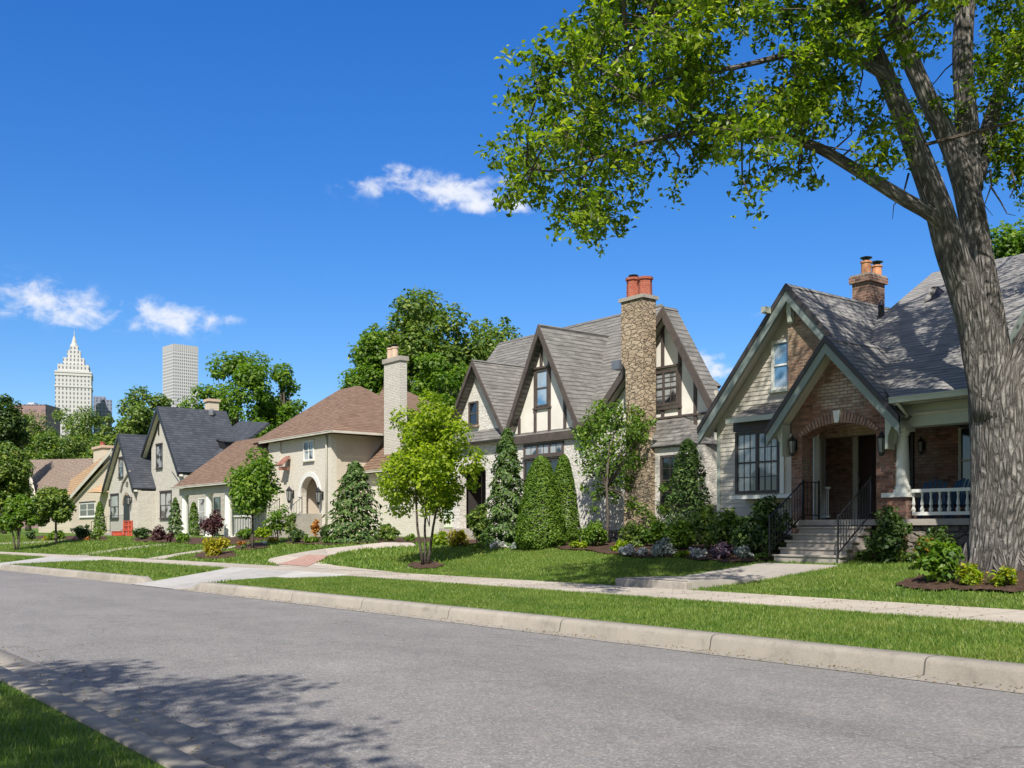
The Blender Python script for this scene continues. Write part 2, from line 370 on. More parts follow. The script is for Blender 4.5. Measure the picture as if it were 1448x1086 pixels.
def m_concrete(name, col, joint=1.6, rough=.85, stain=.25, jw=.012, axis=0):
    m, nt, b, o = new_mat(name); p = pos(nt); uv = uvmap(nt)
    c = ramp(nt, noise(nt, p, 1.1, 7, .65), [(.3, tuple(q*(1-stain) for q in col)), (.68, tuple(min(1, q*(1+stain*.4)) for q in col))])
    c = mixc(nt, .5, c, ramp(nt, noise(nt, p, 55, 4, .7), [(.3, tuple(q*.72 for q in col)), (.7, tuple(min(1, q*1.12) for q in col))]))
    sep = nt.nodes.new('ShaderNodeSeparateXYZ'); nt.links.new(uv, sep.inputs[0])
    if joint:
        fr = M(nt, 'FRACT', M(nt, 'DIVIDE', sep.outputs[axis], joint))
        w = M(nt, 'ADD', jw/joint, M(nt, 'MULTIPLY', M(nt, 'SUBTRACT', noise(nt, p, 6, 3), .5), .4*jw/joint))
        k = M(nt, 'LESS_THAN', fr, w)
        c = mixc(nt, M(nt, 'MULTIPLY', k, .8), c, tuple(q*.18 for q in col))
        slabn = nt.nodes.new('ShaderNodeTexWhiteNoise'); slabn.noise_dimensions = '1D'
        nt.links.new(M(nt, 'FLOOR', M(nt, 'DIVIDE', sep.outputs[axis], joint)), slabn.inputs['W'])
        c = mixc(nt, 1., c, ramp(nt, slabn.outputs['Value'], [(0, .86), (1, 1.06)]), 'MULTIPLY')
    blot = ramp(nt, noise(nt, pos(nt, (1, 1, 1)), 4.5, 6, .75), [(.52, 1.), (.72, .70)]); c = mixc(nt, 1., c, blot, 'MULTIPLY')
    nt.links.new(c, b.inputs['Base Color']); b.inputs['Roughness'].default_value = rough; b.inputs['Specular IOR Level'].default_value = .3
    bump(nt, noise(nt, p, 90, 5, .7), b, .35, .01); return m
def m_asphalt():
    m, nt, b, o = new_mat('asphalt'); p = pos(nt)
    v = nt.nodes.new('ShaderNodeTexVoronoi'); v.inputs['Scale'].default_value = 55; nt.links.new(p, v.inputs['Vector'])
    s = nt.nodes.new('ShaderNodeSeparateColor'); nt.links.new(v.outputs['Color'], s.inputs[0])
    agg = ramp(nt, s.outputs[0], [(0, (.085, .082, .080)), (.45, (.168, .160, .153)), (.8, (.238, .226, .214)), (1, (.42, .395, .365))])
    fine = ramp(nt, noise(nt, p, 240, 3, .8), [(.35, (.090, .085, .081)), (.65, (.39, .365, .34))])
    c = mixc(nt, .5, agg, fine)
    big = ramp(nt, noise(nt, pos(nt, (.12, .5, 1)), 1.3, 5, .6), [(.3, .84), (.7, 1.1)])
    c = mixc(nt, 1., c, big, 'MULTIPLY')
    blot = ramp(nt, noise(nt, p, .8, 6, .7), [(.3, .88), (.65, 1.05)]); c = mixc(nt, 1., c, blot, 'MULTIPLY')
    # hairline cracks
    t = nt.nodes.new('ShaderNodeTexNoise'); t.inputs['Scale'].default_value = 1.2; t.inputs['Detail'].default_value = 8; nt.links.new(p, t.inputs['Vector'])
    off = VM(nt, 'SCALE', t.outputs['Color']); off.inputs['Scale'].default_value = 1.1
    v2 = nt.nodes.new('ShaderNodeTexVoronoi'); v2.feature = 'DISTANCE_TO_EDGE'; v2.inputs['Scale'].default_value = .23
    nt.links.new(VM(nt, 'ADD', p, off.outputs[0]).outputs[0], v2.inputs['Vector'])
    k = M(nt, 'MULTIPLY', M(nt, 'LESS_THAN', v2.outputs['Distance'], .0035), ramp(nt, noise(nt, p, .5, 3), [(.46, 0.), (.6, .42)]))
    c = mixc(nt, k, c, (.05, .05, .05))
    st = ramp(nt, noise(nt, pos(nt, (.5, 1, 1)), 2.3, 4, .6), [(.62, 1.), (.74, .78)]); c = mixc(nt, 1., c, st, 'MULTIPLY')
    dust = M(nt, 'MULTIPLY', ramp(nt, noise(nt, p, 3.1, 5, .7), [(.5, 0.), (.8, .35)]), 1.); c = mixc(nt, dust, c, (.36, .31, .25))
    nt.links.new(c, b.inputs['Base Color']); b.inputs['Roughness'].default_value = .82; b.inputs['Specular IOR Level'].default_value = .35
    h = M(nt, 'ADD', v.outputs['Distance'], M(nt, 'MULTIPLY', noise(nt, p, 180, 3), .8)); bump(nt, h, b, .5, .012); return m
def m_bark(name, dark, mid, light, su=9., sv=1.6, dist=.06):
    m, nt, b, o = new_mat(name)
    uv = uvmap(nt, su, sv)
    t = nt.nodes.new('ShaderNodeTexNoise'); t.inputs['Scale'].default_value = .45; t.inputs['Detail'].default_value = 4; nt.links.new(uv, t.inputs['Vector'])
    off = VM(nt, 'SCALE', VM(nt, 'SUBTRACT', t.outputs['Color'], (.5, .5, .5)).outputs[0]); off.inputs['Scale'].default_value = 1.3
    uv = VM(nt, 'ADD', uv, off.outputs[0]).outputs[0]
    v = nt.nodes.new('ShaderNodeTexVoronoi'); v.feature = 'DISTANCE_TO_EDGE'; v.inputs['Scale'].default_value = 1.; nt.links.new(uv, v.inputs['Vector'])
    n1 = noise(nt, uv, 1.6, 8, .72)
    h = M(nt, 'ADD', ramp(nt, v.outputs['Distance'], [(0, 0.), (.3, 1.)]), M(nt, 'ADD', M(nt, 'MULTIPLY', n1, 1.0), M(nt, 'MULTIPLY', noise(nt, uvmap(nt, 40, 12), 1., 5, .75), .5)))
    c = ramp(nt, M(nt, 'MULTIPLY', h, .45), [(.2, dark), (.5, mid), (.85, light)])
    c = mixc(nt, .35, c, ramp(nt, noise(nt, pos(nt), 2.3, 6, .7), [(.35, dark), (.5, mid), (.68, light)]))
    nt.links.new(c, b.inputs['Base Color']); b.inputs['Roughness'].default_value = .95; b.inputs['Specular IOR Level'].default_value = .15
    bump(nt, h, b, 1., dist); return m

MT = {}
MT['asphalt'] = m_asphalt()
MT['walk'] = m_concrete('pavement_concrete', (.47, .415, .345), 1.55, jw=.02)
MT['kerb'] = m_concrete('kerb_concrete', (.35, .315, .262), 3.05, jw=.022, stain=.35)
MT['drive'] = m_concrete('drive_concrete', (.45, .43, .40), 3.0, axis=1)
MT['step'] = m_concrete('step_stone', (.37, .335, .29), 0)
MT['paver'] = m_brick('pavers', (.30, .14, .10), (.38, .21, .16), (.45, .28, .22), (.35, .28, .23), .2, .1, .008, .4)
MT['soil'] = m_ground('soil', [(.3, (.035, .028, .02)), (.7, (.10, .08, .055))], 2.)
MT['lawn'] = m_ground('lawn', [(.3, (.05, .095, .012)), (.5, (.095, .165, .02)), (.72, (.19, .24, .045))], .7, 90, .8, .04, s2=30)
MT['mulch'] = m_ground('mulch', [(.3, (.03, .018, .012)), (.5, (.09, .05, .033)), (.7, (.22, .14, .10))], 8, 50, 1, .06, s2=40)
MT['blade'] = m_leaf('grass_blade', [(.052, .105, .014), (.102, .182, .024), (.16, .25, .032), (.30, .32, .085)], .35, .5)
MT['oak'] = m_leaf('big_tree_leaf', [(.028, .062, .010), (.078, .138, .014), (.17, .245, .02), (.35, .40, .035)], .52, .36)
MT['l_mid'] = m_leaf('leaf_mid', [(0.036, 0.072, 0.017), (0.082, 0.144, 0.028), (0.144, 0.224, 0.038), (0.271, 0.305, 0.061)], .35)
MT['l_dark'] = m_leaf('leaf_dark', [(0.016, 0.041, 0.014), (0.038, 0.078, 0.019), (0.068, 0.121, 0.027), (0.115, 0.162, 0.041)], .3)
MT['l_lime'] = m_leaf('leaf_lime', [(.07, .125, .010), (.16, .24, .014), (.28, .36, .02), (.42, .48, .04)], .5)
MT['l_bright'] = m_leaf('leaf_bright', [(.04, .09, .012), (.085, .17, .018), (.14, .24, .025), (.22, .30, .04)], .42)
MT['l_con'] = m_leaf('conifer', [(0.024, 0.061, 0.016), (0.054, 0.115, 0.024), (0.095, 0.162, 0.034), (0.149, 0.216, 0.054)], .22, .6)
MT['l_conb'] = m_leaf('cypress', [(.035, .08, .010), (.075, .15, .014), (.12, .21, .02), (.18, .27, .03)], .25, .6)
MT['l_red'] = m_leaf('burgundy', [(.025, .010, .013), (.055, .02, .025), (.10, .04, .045), (.14, .08, .06)], .3, tcol=(1.3, .7, .7))
MT['l_purp'] = m_leaf('purple', [(.05, .03, .05), (.10, .06, .10), (.18, .12, .19), (.12, .14, .09)], .3, tcol=(1.1, 1, 1.1))
MT['l_silver'] = m_leaf('silver', [(.15, .19, .15), (.27, .32, .27), (.42, .46, .42), (.6, .62, .6)], .25, tcol=(1, 1, 1))
MT['l_white'] = m_leaf('white_flower', [(.10, .16, .06), (.45, .46, .42), (.72, .72, .7), (.82, .8, .8)], .25, tcol=(1, 1, 1))
MT['l_yel'] = m_leaf('yellow_leaf', [(.12, .16, .012), (.25, .27, .015), (.42, .38, .02), (.55, .42, .03)], .4, tcol=(1.2, 1.1, .5))
MT['l_oran'] = m_leaf('orange_flower', [(.08, .12, .02), (.35, .15, .03), (.55, .20, .04), (.5, .33, .05)], .3, tcol=(1.1, 1, .6))
MT['l_pink'] = m_leaf('pink_flower', [(.10, .12, .04), (.5, .2, .2), (.7, .4, .4), (.75, .6, .5)], .3, tcol=(1.1, 1, 1))
MT['l_litter'] = m_leaf('dry_leaf', [(.12, .08, .03), (.25, .16, .07), (.35, .26, .12), (.2, .2, .06)], .2, tcol=(1, 1, 1))
MT['bark'] = m_bark('bark', (.038, .034, .031), (.165, .15, .137), (.46, .43, .395), su=13, sv=2.5, dist=.09)
MT['bark2'] = m_bark('bark_small', (.03, .025, .02), (.09, .075, .06), (.2, .17, .14), 30, 6, .01)
MT['siding'] = m_plain('siding_paint', (.52, .475, .405), .7, .08, 1.2)
MT['trim'] = m_plain('sage_trim', (.40, .42, .35), .55, .08, 2)
MT['sage'] = m_plain('green_grey_trim', (.19, .225, .205), .55, .1, 2)
MT['white'] = m_plain('white_paint', (.66, .66, .61), .5, .06, 2)
MT['cream'] = m_plain('cream_soffit', (.50, .47, .40), .7, .1, 1.5)
MT['brown'] = m_plain('timber', (.075, .058, .050), .75, .25, 4, bmp=.5)
MT['dkbrown'] = m_plain('dark_frame', (.045, .038, .036), .6, .15, 3)
MT['iron'] = m_plain('black_iron', (.016, .016, .018), .4, .1, 3)
MT['door'] = m_plain('dark_door', (.035, .016, .011), .45, .2, 2)
MT['metal'] = m_plain('flashing', (.25, .25, .26), .4, .1, 3, .6)
MT['copper'] = m_plain('old_copper', (.30, .14, .10), .5, .3, 4)
MT['terra'] = m_plain('terracotta', (.50, .24, .12), .8, .15, 6)
MT['buff'] = m_plain('buff_clay', (.52, .38, .28), .8, .15, 6)
MT['blue'] = m_plain('blue_paint', (.05, .12, .22), .5, .1, 4)
MT['orange'] = m_plain('orange_plastic', (.45, .07, .035), .5, .12, 6)
MT['stucco'] = m_plain('stucco', (.69, .655, .58), .9, .1, 1.2, bmp=.5, bscale=30)
MT['stucco2'] = m_plain('tan_stucco', (.50, .435, .345), .9, .1, .9, bmp=.4, bscale=30)
MT['tanwall'] = m_brick('tan_siding', (.50, .43, .33), (.54, .47, .36), (.58, .50, .39), (.38, .32, .25), 4, .16, .012, .4)
MT['redbrick'] = m_brick('red_brick', (.075, .03, .02), (.215, .085, .052), (.36, .19, .13), (.19, .145, .115), .22, .08, .012, 1., patch=(3.1, 1.7, 0), pcol=(.33, .25, .21), pscale=.8, soot=(.04, .03, .03), pc=(-14.75, 4.95, .75, .55))
MT['oldbrick'] = m_brick('old_brick', (.10, .05, .03), (.24, .125, .07), (.42, .27, .17), (.28, .22, .17), .22, .08, .014, 1.4, patch=(1.1, .3, 0), pcol=(.50, .38, .24), soot=(.03, .025, .025))
MT['chimbrick'] = m_brick('chimney_brick', (.09, .04, .028), (.22, .10, .06), (.36, .22, .15), (.33, .27, .22), .22, .08, .012, 1.)
MT['soldier'] = m_brick('arch_brick', (.14, .06, .045), (.26, .13, .09), (.36, .22, .16), (.25, .2, .17), .5, .09, .012, .8, vert=True)
MT['redpot'] = m_brick('pot_brick', (.26, .06, .035), (.36, .09, .05), (.44, .14, .08), (.25, .1, .07), .12, .07, .008, .7)
MT['whitebrick'] = m_brick('painted_brick', (.46, .43, .37), (.53, .50, .435), (.60, .57, .50), (.40, .37, .32), .26, .09, .013, 1.)
MT['whitestone'] = m_stone('painted_stone', [(.54, .515, .455), (.58, .555, .49), (.63, .60, .54)], (.54, .51, .45), 2.4, 7.5, .7, .02, .02)
MT['creambrick'] = m_brick('cream_brick', (.53, .49, .41), (.565, .525, .445), (.60, .56, .48), (.51, .47, .395), .3, .1, .010, .35)
MT['stone'] = m_stone('field_stone', [(.20, .145, .09), (.31, .22, .135), (.40, .30, .19), (.48, .39, .28)], (.20, .155, .105), 3.3, 8.5, 1., .05, .03)
MT['foundation'] = m_stone('foundation_stone', [(.10, .085, .07), (.17, .145, .12), (.26, .23, .19)], (.05, .045, .04), 3, 6)
MT['rf_grey'] = m_shingle('shingle_grey', (.162, .156, .148), (.236, .228, .217), (.31, .299, .284), .34, .16)
MT['rf_tud'] = m_shingle('shingle_brown_grey', (.115, .108, .099), (.173, .164, .151), (.235, .223, .206), .34, .19)
MT['rf_brown'] = m_shingle('shingle_red_brown', (.125, .074, .049), (.182, .112, .075), (.245, .16, .11), .38, .22)
MT['rf_slate'] = m_shingle('slate', (.030, .035, .045), (.048, .055, .070), (.08, .088, .105), .36, .24, .2)
MT['rf_tan'] = m_shingle('shingle_tan', (.36, .22, .12), (.46, .29, .17), (.52, .35, .21), .4, .26)
MT['rf_dun'] = m_shingle('shingle_dun', (.18, .13, .10), (.245, .185, .145), (.30, .23, .18), .4, .26)
MT['glass'] = m_glass('window_glass'); MT['glassc'] = m_glass('window_glass_curtain', curtain=(.42, .44, .44))
MT['glassb'] = m_glass('sky_reflection_glass', (.10, .22, .36), .05, curtain=(.40, .5, .6))  # blue of reflected sky put into the pane and curtain colours
MT['lampglass'] = m_plain('lamp_glass', (.22, .23, .22), .2, .1)

# ================================================================ THE GROUND
XS = np.concatenate([np.array([-3000, -1500, -700, -400, -250, -180, -140]), np.arange(-120, -60, 2.), np.arange(-60, 12, .5), np.array([14, 18, 25, 40, 80, 200, 600])])
YS = [-400, -150, -60, -25, -12, -6, -3, -1, 1, 2.24, 2.28, 6, 9.9, 10.2, 10.6, 10.68, 11.2, 11.8, 12.5, 13.2, 13.9, 14.1, 14.4, 15.3, 16.2, 16.7, 17.1, 17.6, 18.5, 19.5, 20.5, 21.5, 22, 23, 25, 27, 30, 35, 42, 50, 60, 80, 120, 200, 400, 900, 3000]
def sheet(name, xs, ys, zf, mat, kind='structure'):
    mb = MB(); n = len(ys)
    for X in xs:
        for yp in ys:
            Y = yp+curve(X); mb.v.append((X, Y, zf(X, Y, yp)))
    for i in range(len(xs)-1):
        for j in range(n-1):
            a = i*n+j; mb.f.append((a, a+n, a+n+1, a+1))
            u0, u1, v0, v1 = xs[i], xs[i+1], ys[j], ys[j+1]
            mb.uv[len(mb.f)-1] = [(u0, v0), (u1, v0), (u1, v1), (u0, v1)]
    o = mb.build(name, mat, recalc=False); o['kind'] = kind; return o
rnd = random.Random(5)
sheet('ground', XS, YS, lambda X, Y, yp: gr(X, Y), MT['lawn'])
RX = [x for x in XS if -400 < x < 100]
sheet('road', RX, [2.5, 3.5, 6.5, 9, 10.08], lambda X, Y, yp: .012+.05*(1-((yp-6.3)/3.8)**2), MT['asphalt'])
sheet('gutter', RX, [10.0, 10.5], lambda X, Y, yp: .02+.0*yp if drive_cut(X, 10.4) is None else .018, MT['kerb'])
FXS = [x for x in XS if -400 < x < 100]
def pave_z(X, Y, yp): return float(np.interp(yp, [14.1, 16.2], [.335, .355]))
sheet('pavement', [x for x in XS if -400 < x < 100], [14.15, 14.16, 15.2, 16.14, 16.15], lambda X, Y, yp: pave_z(X, Y, yp)-(.06 if yp in (14.15, 16.15) else 0), MT['walk'])
# far kerb, rolled top edge, dipping at the two aprons
def kerb_sheet(name, xs, prof, hf, mat):
    mb = MB(); n = len(prof)
    for X in xs:
        h = hf(X)
        for yp, z in prof: mb.v.append((X, yp+curve(X), .01+z*h if z > 0 else z))
    for i in range(len(xs)-1):
        for j in range(n-1):
            a = i*n+j; mb.f.append((a, a+n, a+n+1, a+1))
            mb.uv[len(mb.f)-1] = [(xs[i], prof[j][0]), (xs[i+1], prof[j][0]), (xs[i+1], prof[j+1][0]), (xs[i], prof[j+1][0])]
    mb.smooth = True
    o = mb.build(name, mat, recalc=False); o['kind'] = 'structure'; return o
def kh(X):
    h = 1.
    for a, b in ((-30.4, -27.4), (-49.3, -46.4)):
        if a-.7 < X < b+.7: h = min(h, max(0.12, max((a-X)/.7, (X-b)/.7)))
    return h
kxs = sorted(set(list(np.arange(-140, 20, .5))+list(np.arange(-52, -44, .1))+list(np.arange(-33, -26, .1))))
kerb_sheet('kerb', [float(x) for x in kxs], [(10.39, -.05), (10.395, .012), (10.41, .05), (10.425, .14), (10.445, .178), (10.47, .195), (10.52, .205), (10.74, .205), (10.75, .19), (10.76, -.05)], kh, MT['kerb'])
# near side: wide gutter pan and a low mountable kerb
kerb_sheet('gutter', [float(x) for x in np.arange(-140, 30, 1.)], [(2.98, -.02), (2.97, .035), (2.50, .022), (2.49, -.02)], lambda X: 1, MT['kerb'])
kerb_sheet('kerb', [float(x) for x in np.arange(-140, 30, 1.)], [(2.53, -.03), (2.52, .03), (2.47, .10), (2.42, .135), (2.36, .145), (2.2, .145), (2.19, .0)], lambda X: 1, MT['kerb'])

def ribbon(name, left, right, mat, dz=.03, cols=5, sub=6, zf=None, skirt=.12):
    """a paved strip between two edges given on the ground, draped over the lawn"""
    def samp(pl):
        L = [0.]
        for a, b in zip(pl, pl[1:]): L.append(L[-1]+(b-a).length)
        k = (len(left)+len(right))*sub//2
        out = []
        for i in range(k+1):
            d = L[-1]*i/k; j = max(q for q in range(len(L)-1) if L[q] <= d+1e-9); f = (d-L[j])/max(1e-9, L[j+1]-L[j]); out.append(pl[j].lerp(pl[j+1], f))
        return out
    # smooth the polylines once
    def sm(pl):
        q = [pl[0]]
        for a, b in zip(pl, pl[1:]): q += [a.lerp(b, .25), a.lerp(b, .75)]
        return q+[pl[-1]]
    if len(left) > 2: left = sm(left)
    if len(right) > 2: right = sm(right)
    A = samp(left); B = samp(right); mb = MB(); dist = 0
    n = cols+3
    for i, (a, b) in enumerate(zip(A, B)):
        if i: dist += ((a+b)/2-(A[i-1]+B[i-1])/2).length
        wd = (b-a).length
        for j in range(-1, cols+2):
            f = min(1, max(0, j/cols)); p = a.lerp(b, f); z = (zf(p) if zf else gr(p.x, p.y)+dz)
            if j < 0 or j > cols: z -= skirt
            mb.v.append((p.x, p.y, z))
        if i:
            for j in range(n-1):
                q = (i-1)*n+j; mb.f.append((q, q+n, q+n+1, q+1))
                mb.uv[len(mb.f)-1] = [(dist-.2, j*wd/cols), (dist, j*wd/cols), (dist, (j+1)*wd/cols), (dist-.2, (j+1)*wd/cols)]
    # true distances
    o = mb.build(name, mat, recalc=False); o['kind'] = 'structure'; return o
def flat(p): return Vector((p[0], p[1], 0))
GP = lambda pl: [flat(G(*p)) for p in pl]
def W(x, yp): return Vector((x, yp+curve(x), 0))
def apz(p):
    yp = p.y-curve(p.x); return .030+max(0, yp-10.0)*.0782 if yp < 14.15 else .372
ribbon('driveway_apron', [W(-30.5, 10.02), W(-30.6, 10.6), W(-31.8, 12.5), W(-33.0, 14.2)], [W(-27.3, 10.02), W(-27.2, 10.6), W(-26.4, 12.5), W(-25.4, 14.2)], MT['drive'], zf=apz, skirt=.05)
ribbon('driveway_apron', [W(-49.4, 10.02), W(-49.5, 10.6), W(-50.6, 12.5), W(-51.8, 14.2)], [W(-46.3, 10.02), W(-46.2, 10.6), W(-45.6, 12.5), W(-44.8, 14.2)], MT['drive'], zf=apz, skirt=.05)
dl = [W(-33.0, 16.1)]+GP([(372, 793), (405, 786), (450, 778), (499, 773), (540, 768.5), (575, 767)])
dr = [W(-25.4, 16.1)]+GP([(446, 798), (462, 788), (486, 781), (520, 776.5), (560, 774), (590, 773)])
ribbon('driveway', dl, dr, MT['walk'], .03)
ribbon('driveway', GP([(392, 799.5), (424, 789.5), (436, 786.5)]), GP([(434, 802.5), (462, 789.5), (465, 787.2)]), MT['paver'], .045, skirt=.05)
ribbon('footpath', GP([(206, 791), (240, 785), (281, 779.3), (322, 774.5), (338, 772.5), (370, 768), (395, 764)]), GP([(232, 791.5), (251, 786.5), (285, 780.7), (324, 776.3), (342, 774.3), (375, 769.8), (400, 765.5)]), MT['walk'], .03)
ribbon('footpath', GP([(98, 788), (112, 784), (137, 780), (180, 775), (206, 772.2), (232, 770)]), GP([(120, 788.5), (125, 786), (150, 781.2), (186, 776.3), (212, 773.3), (235, 771)]), MT['walk'], .03)
ribbon('footpath', GP([(0, 768), (60, 766), (100, 763.5), (138, 762)]), GP([(0, 770.5), (62, 768), (104, 765), (146, 763.5)]), MT['walk'], .03)
# the raised stone walk up to the brick house; its first step stands on the pavement's edge
def wz(p): return max(gr(p.x, p.y)+.035, .53)
wl = [W(-16.9, 16.2)]+[flat(v) for v in (Vector((-16.8, 17.2, 0)), Vector((-16.35, 18.3, 0)), Vector((-15.75, 19.85, 0)))]
wr = [W(-14.8, 16.2)]+[flat(v) for v in (Vector((-14.6, 17.2, 0)), Vector((-14.2, 18.3, 0)), Vector((-13.7, 19.85, 0)))]
ribbon('footpath', wl, wr, MT['step'], zf=wz, skirt=.35, cols=4)
mb = MB(); a, b = wl[0], wr[0]
mb.box(a.x-.02, b.x+.02, a.y-.06, a.y+.25, .3, .52); structure('footpath_step', mb, MT['step'], .02)

# ---------------------------------------------------------------- leaves
NR = np.random.RandomState(11)
def leaf_obj(name, P, size, mat, parent=None, org=(0, 0, 0), up=.5, aspect=.55, axis=None, droop=0., var=.35, rng=NR, shape='diamond', outward=None):
    P = np.asarray(P, float); n = len(P)
    s = (size if np.ndim(size) else np.full(n, size))*(1+rng.uniform(-var, var, n))
    nrm = rng.normal(size=(n, 3)); nrm[:, 2] = np.abs(nrm[:, 2])+up*1.6
    if outward is not None: nrm = nrm*.8+outward*1.1
    nrm /= np.linalg.norm(nrm, axis=1)[:, None]
    a = rng.normal(size=(n, 3)) if axis is None else axis+rng.normal(size=(n, 3))*.45
    a[:, 2] -= droop
    a -= nrm*np.sum(a*nrm, 1)[:, None]; a /= np.linalg.norm(a, axis=1)[:, None]+1e-9
    b = np.cross(nrm, a)
    h = s[:, None]/2; 
    p0 = P-a*h; p2 = P+a*h - nrm*h*.35; p1 = P+b*h*aspect-a*h*.1+nrm*h*.18; p3 = P-b*h*aspect-a*h*.1+nrm*h*.18
    V = np.stack([p0, p1, p2, p3], 1).reshape(-1, 3)-np.array(org)
    me = bpy.data.meshes.new(name); me.vertices.add(4*n); me.vertices.foreach_set('co', V.ravel())
    me.loops.add(4*n); me.loops.foreach_set('vertex_index', np.arange(4*n, dtype=np.int32))
    me.polygons.add(n); me.polygons.foreach_set('loop_start', np.arange(0, 4*n, 4, dtype=np.int32)); me.polygons.foreach_set('loop_total', np.full(n, 4, np.int32))
    me.update(calc_edges=True); me.materials.append(mat)
    ob = bpy.data.objects.new(name, me); COL.objects.link(ob)
    if parent is not None: ob.parent = parent
    else: ob.location = org
    return ob
def blades(name, P, h, wdt, mat, label, rng=NR, lean=.35):
    n = len(P); ang = rng.uniform(0, 2*np.pi, n); hh = h*(1+rng.uniform(-.4, .45, n)); 
    side = np.stack([np.cos(ang), np.sin(ang), np.zeros(n)], 1)*(wdt*(1+rng.uniform(-.3, .3, n)))[:, None]/2
    tip = np.stack([rng.normal(0, lean, n), rng.normal(0, lean, n), np.ones(n)], 1)*hh[:, None]
    V = np.stack([P-side, P+side, P+tip], 1).reshape(-1, 3)
    me = bpy.data.meshes.new(name); me.vertices.add(3*n); me.vertices.foreach_set('co', V.ravel())
    me.loops.add(3*n); me.loops.foreach_set('vertex_index', np.arange(3*n, dtype=np.int32))
    me.polygons.add(n); me.polygons.foreach_set('loop_start', np.arange(0, 3*n, 3, dtype=np.int32)); me.polygons.foreach_set('loop_total', np.full(n, 3, np.int32))
    me.update(calc_edges=True); me.materials.append(mat)
    ob = bpy.data.objects.new(name, me); COL.objects.link(ob)
    tag(ob, label, 'grass', kind='stuff'); return ob
EXCL = []      # paved polygons where no blade grows
for pl, pr_ in ((dl, dr), (wl, wr), (GP([(206, 791), (240, 785), (281, 779.3), (338, 772.5), (395, 764)]), GP([(232, 791.5), (251, 786.5), (285, 780.7), (342, 774.3), (400, 765.5)])),
                ([W(-30.6, 10), W(-31.8, 12.5), W(-33.1, 14.2)], [W(-27.2, 10.), W(-26.4, 12.5), W(-25.3, 14.2)]),
                ([W(-49.6, 10), W(-50.8, 12.5), W(-51.9, 14.2)], [W(-46.1, 10.), W(-45.5, 12.5), W(-44.7, 14.2)])):
    EXCL.append([(p.x, p.y) for p in pl]+[(p.x, p.y) for p in pr_[::-1]])
def inside(px, py, poly):
    r = np.zeros(len(px), bool); j = len(poly)-1
    for i in range(len(poly)):
        xi, yi = poly[i]; xj, yj = poly[j]
        c = ((yi > py) != (yj > py)) & (px < (xj-xi)*(py-yi)/(yj-yi+1e-12)+xi); r ^= c; j = i
    return r
def scatter(x0, x1, p0, p1, n, rng=NR):
    X = rng.uniform(x0, x1, n); yp = rng.uniform(p0, p1, n); cv = np.where(np.minimum(0, X+8) > -110, -.0009*np.minimum(0, X+8)**2, 0); Y = yp+cv
    k = np.ones(n, bool)
    for e in EXCL: k &= ~inside(X, Y, e)
    X, Y, yp = X[k], Y[k], yp[k]; Z = np.interp(yp, PY, PZ)
    return np.stack([X, Y, Z-.005], 1)

# ---------------------------------------------------------------- planting builders
def puff(c, r, n, rng, flat_=.85, inner=.45):
    """points through a lumpy tuft round c, thicker towards its skin; returns points and outward directions"""
    d = rng.normal(size=(n, 3)); d /= np.linalg.norm(d, axis=1)[:, None]
    rr = r*(inner+(1-inner)*rng.uniform(0, 1, n)**.6)*(1+.25*np.sin(d[:, 0]*7+c[0])*np.cos(d[:, 1]*6+c[1]))
    q = d*rr[:, None]; q[:, 2] *= flat_; return q+np.array(c), d
def crown(c, rad, nc, cr, per, rng, low=-.7, shell=.55):
    P = []; O = []; C = []
    for i in range(nc):
        while True:
            d = rng.normal(size=3); d /= np.linalg.norm(d)
            if d[2] > low: break
        lobe = 1+.16*math.sin(d[0]*4.1+rad[0]*3)+.14*math.sin(d[1]*5.3+rad[2]*5+1)+.14*math.sin(d[2]*6.1+d[0]*3+2)
        f = (shell+(1-shell)*rng.uniform()**.7)*lobe*(1+.10*rng.normal())
        f = min(f, 1.06); cc = np.array(c)+d*np.array(rad)*f; r = cr*rng.choice([.45, .65, .9, 1.2, 1.45])*rng.uniform(.85, 1.15)
        p, o = puff(cc, r, int(per*(r/cr)**2), rng); P.append(p); O.append(o); C.append(cc)
    return np.concatenate(P), np.concatenate(O), C
def front_limit(X):
    for x, y in ((-16.6, 20.6), (-20.6, 21.9), (-38, 23.2), (-58, 25.9), (-69, 23.0), (-85, 23.3)):
        if X > x: return y
    return 26.5
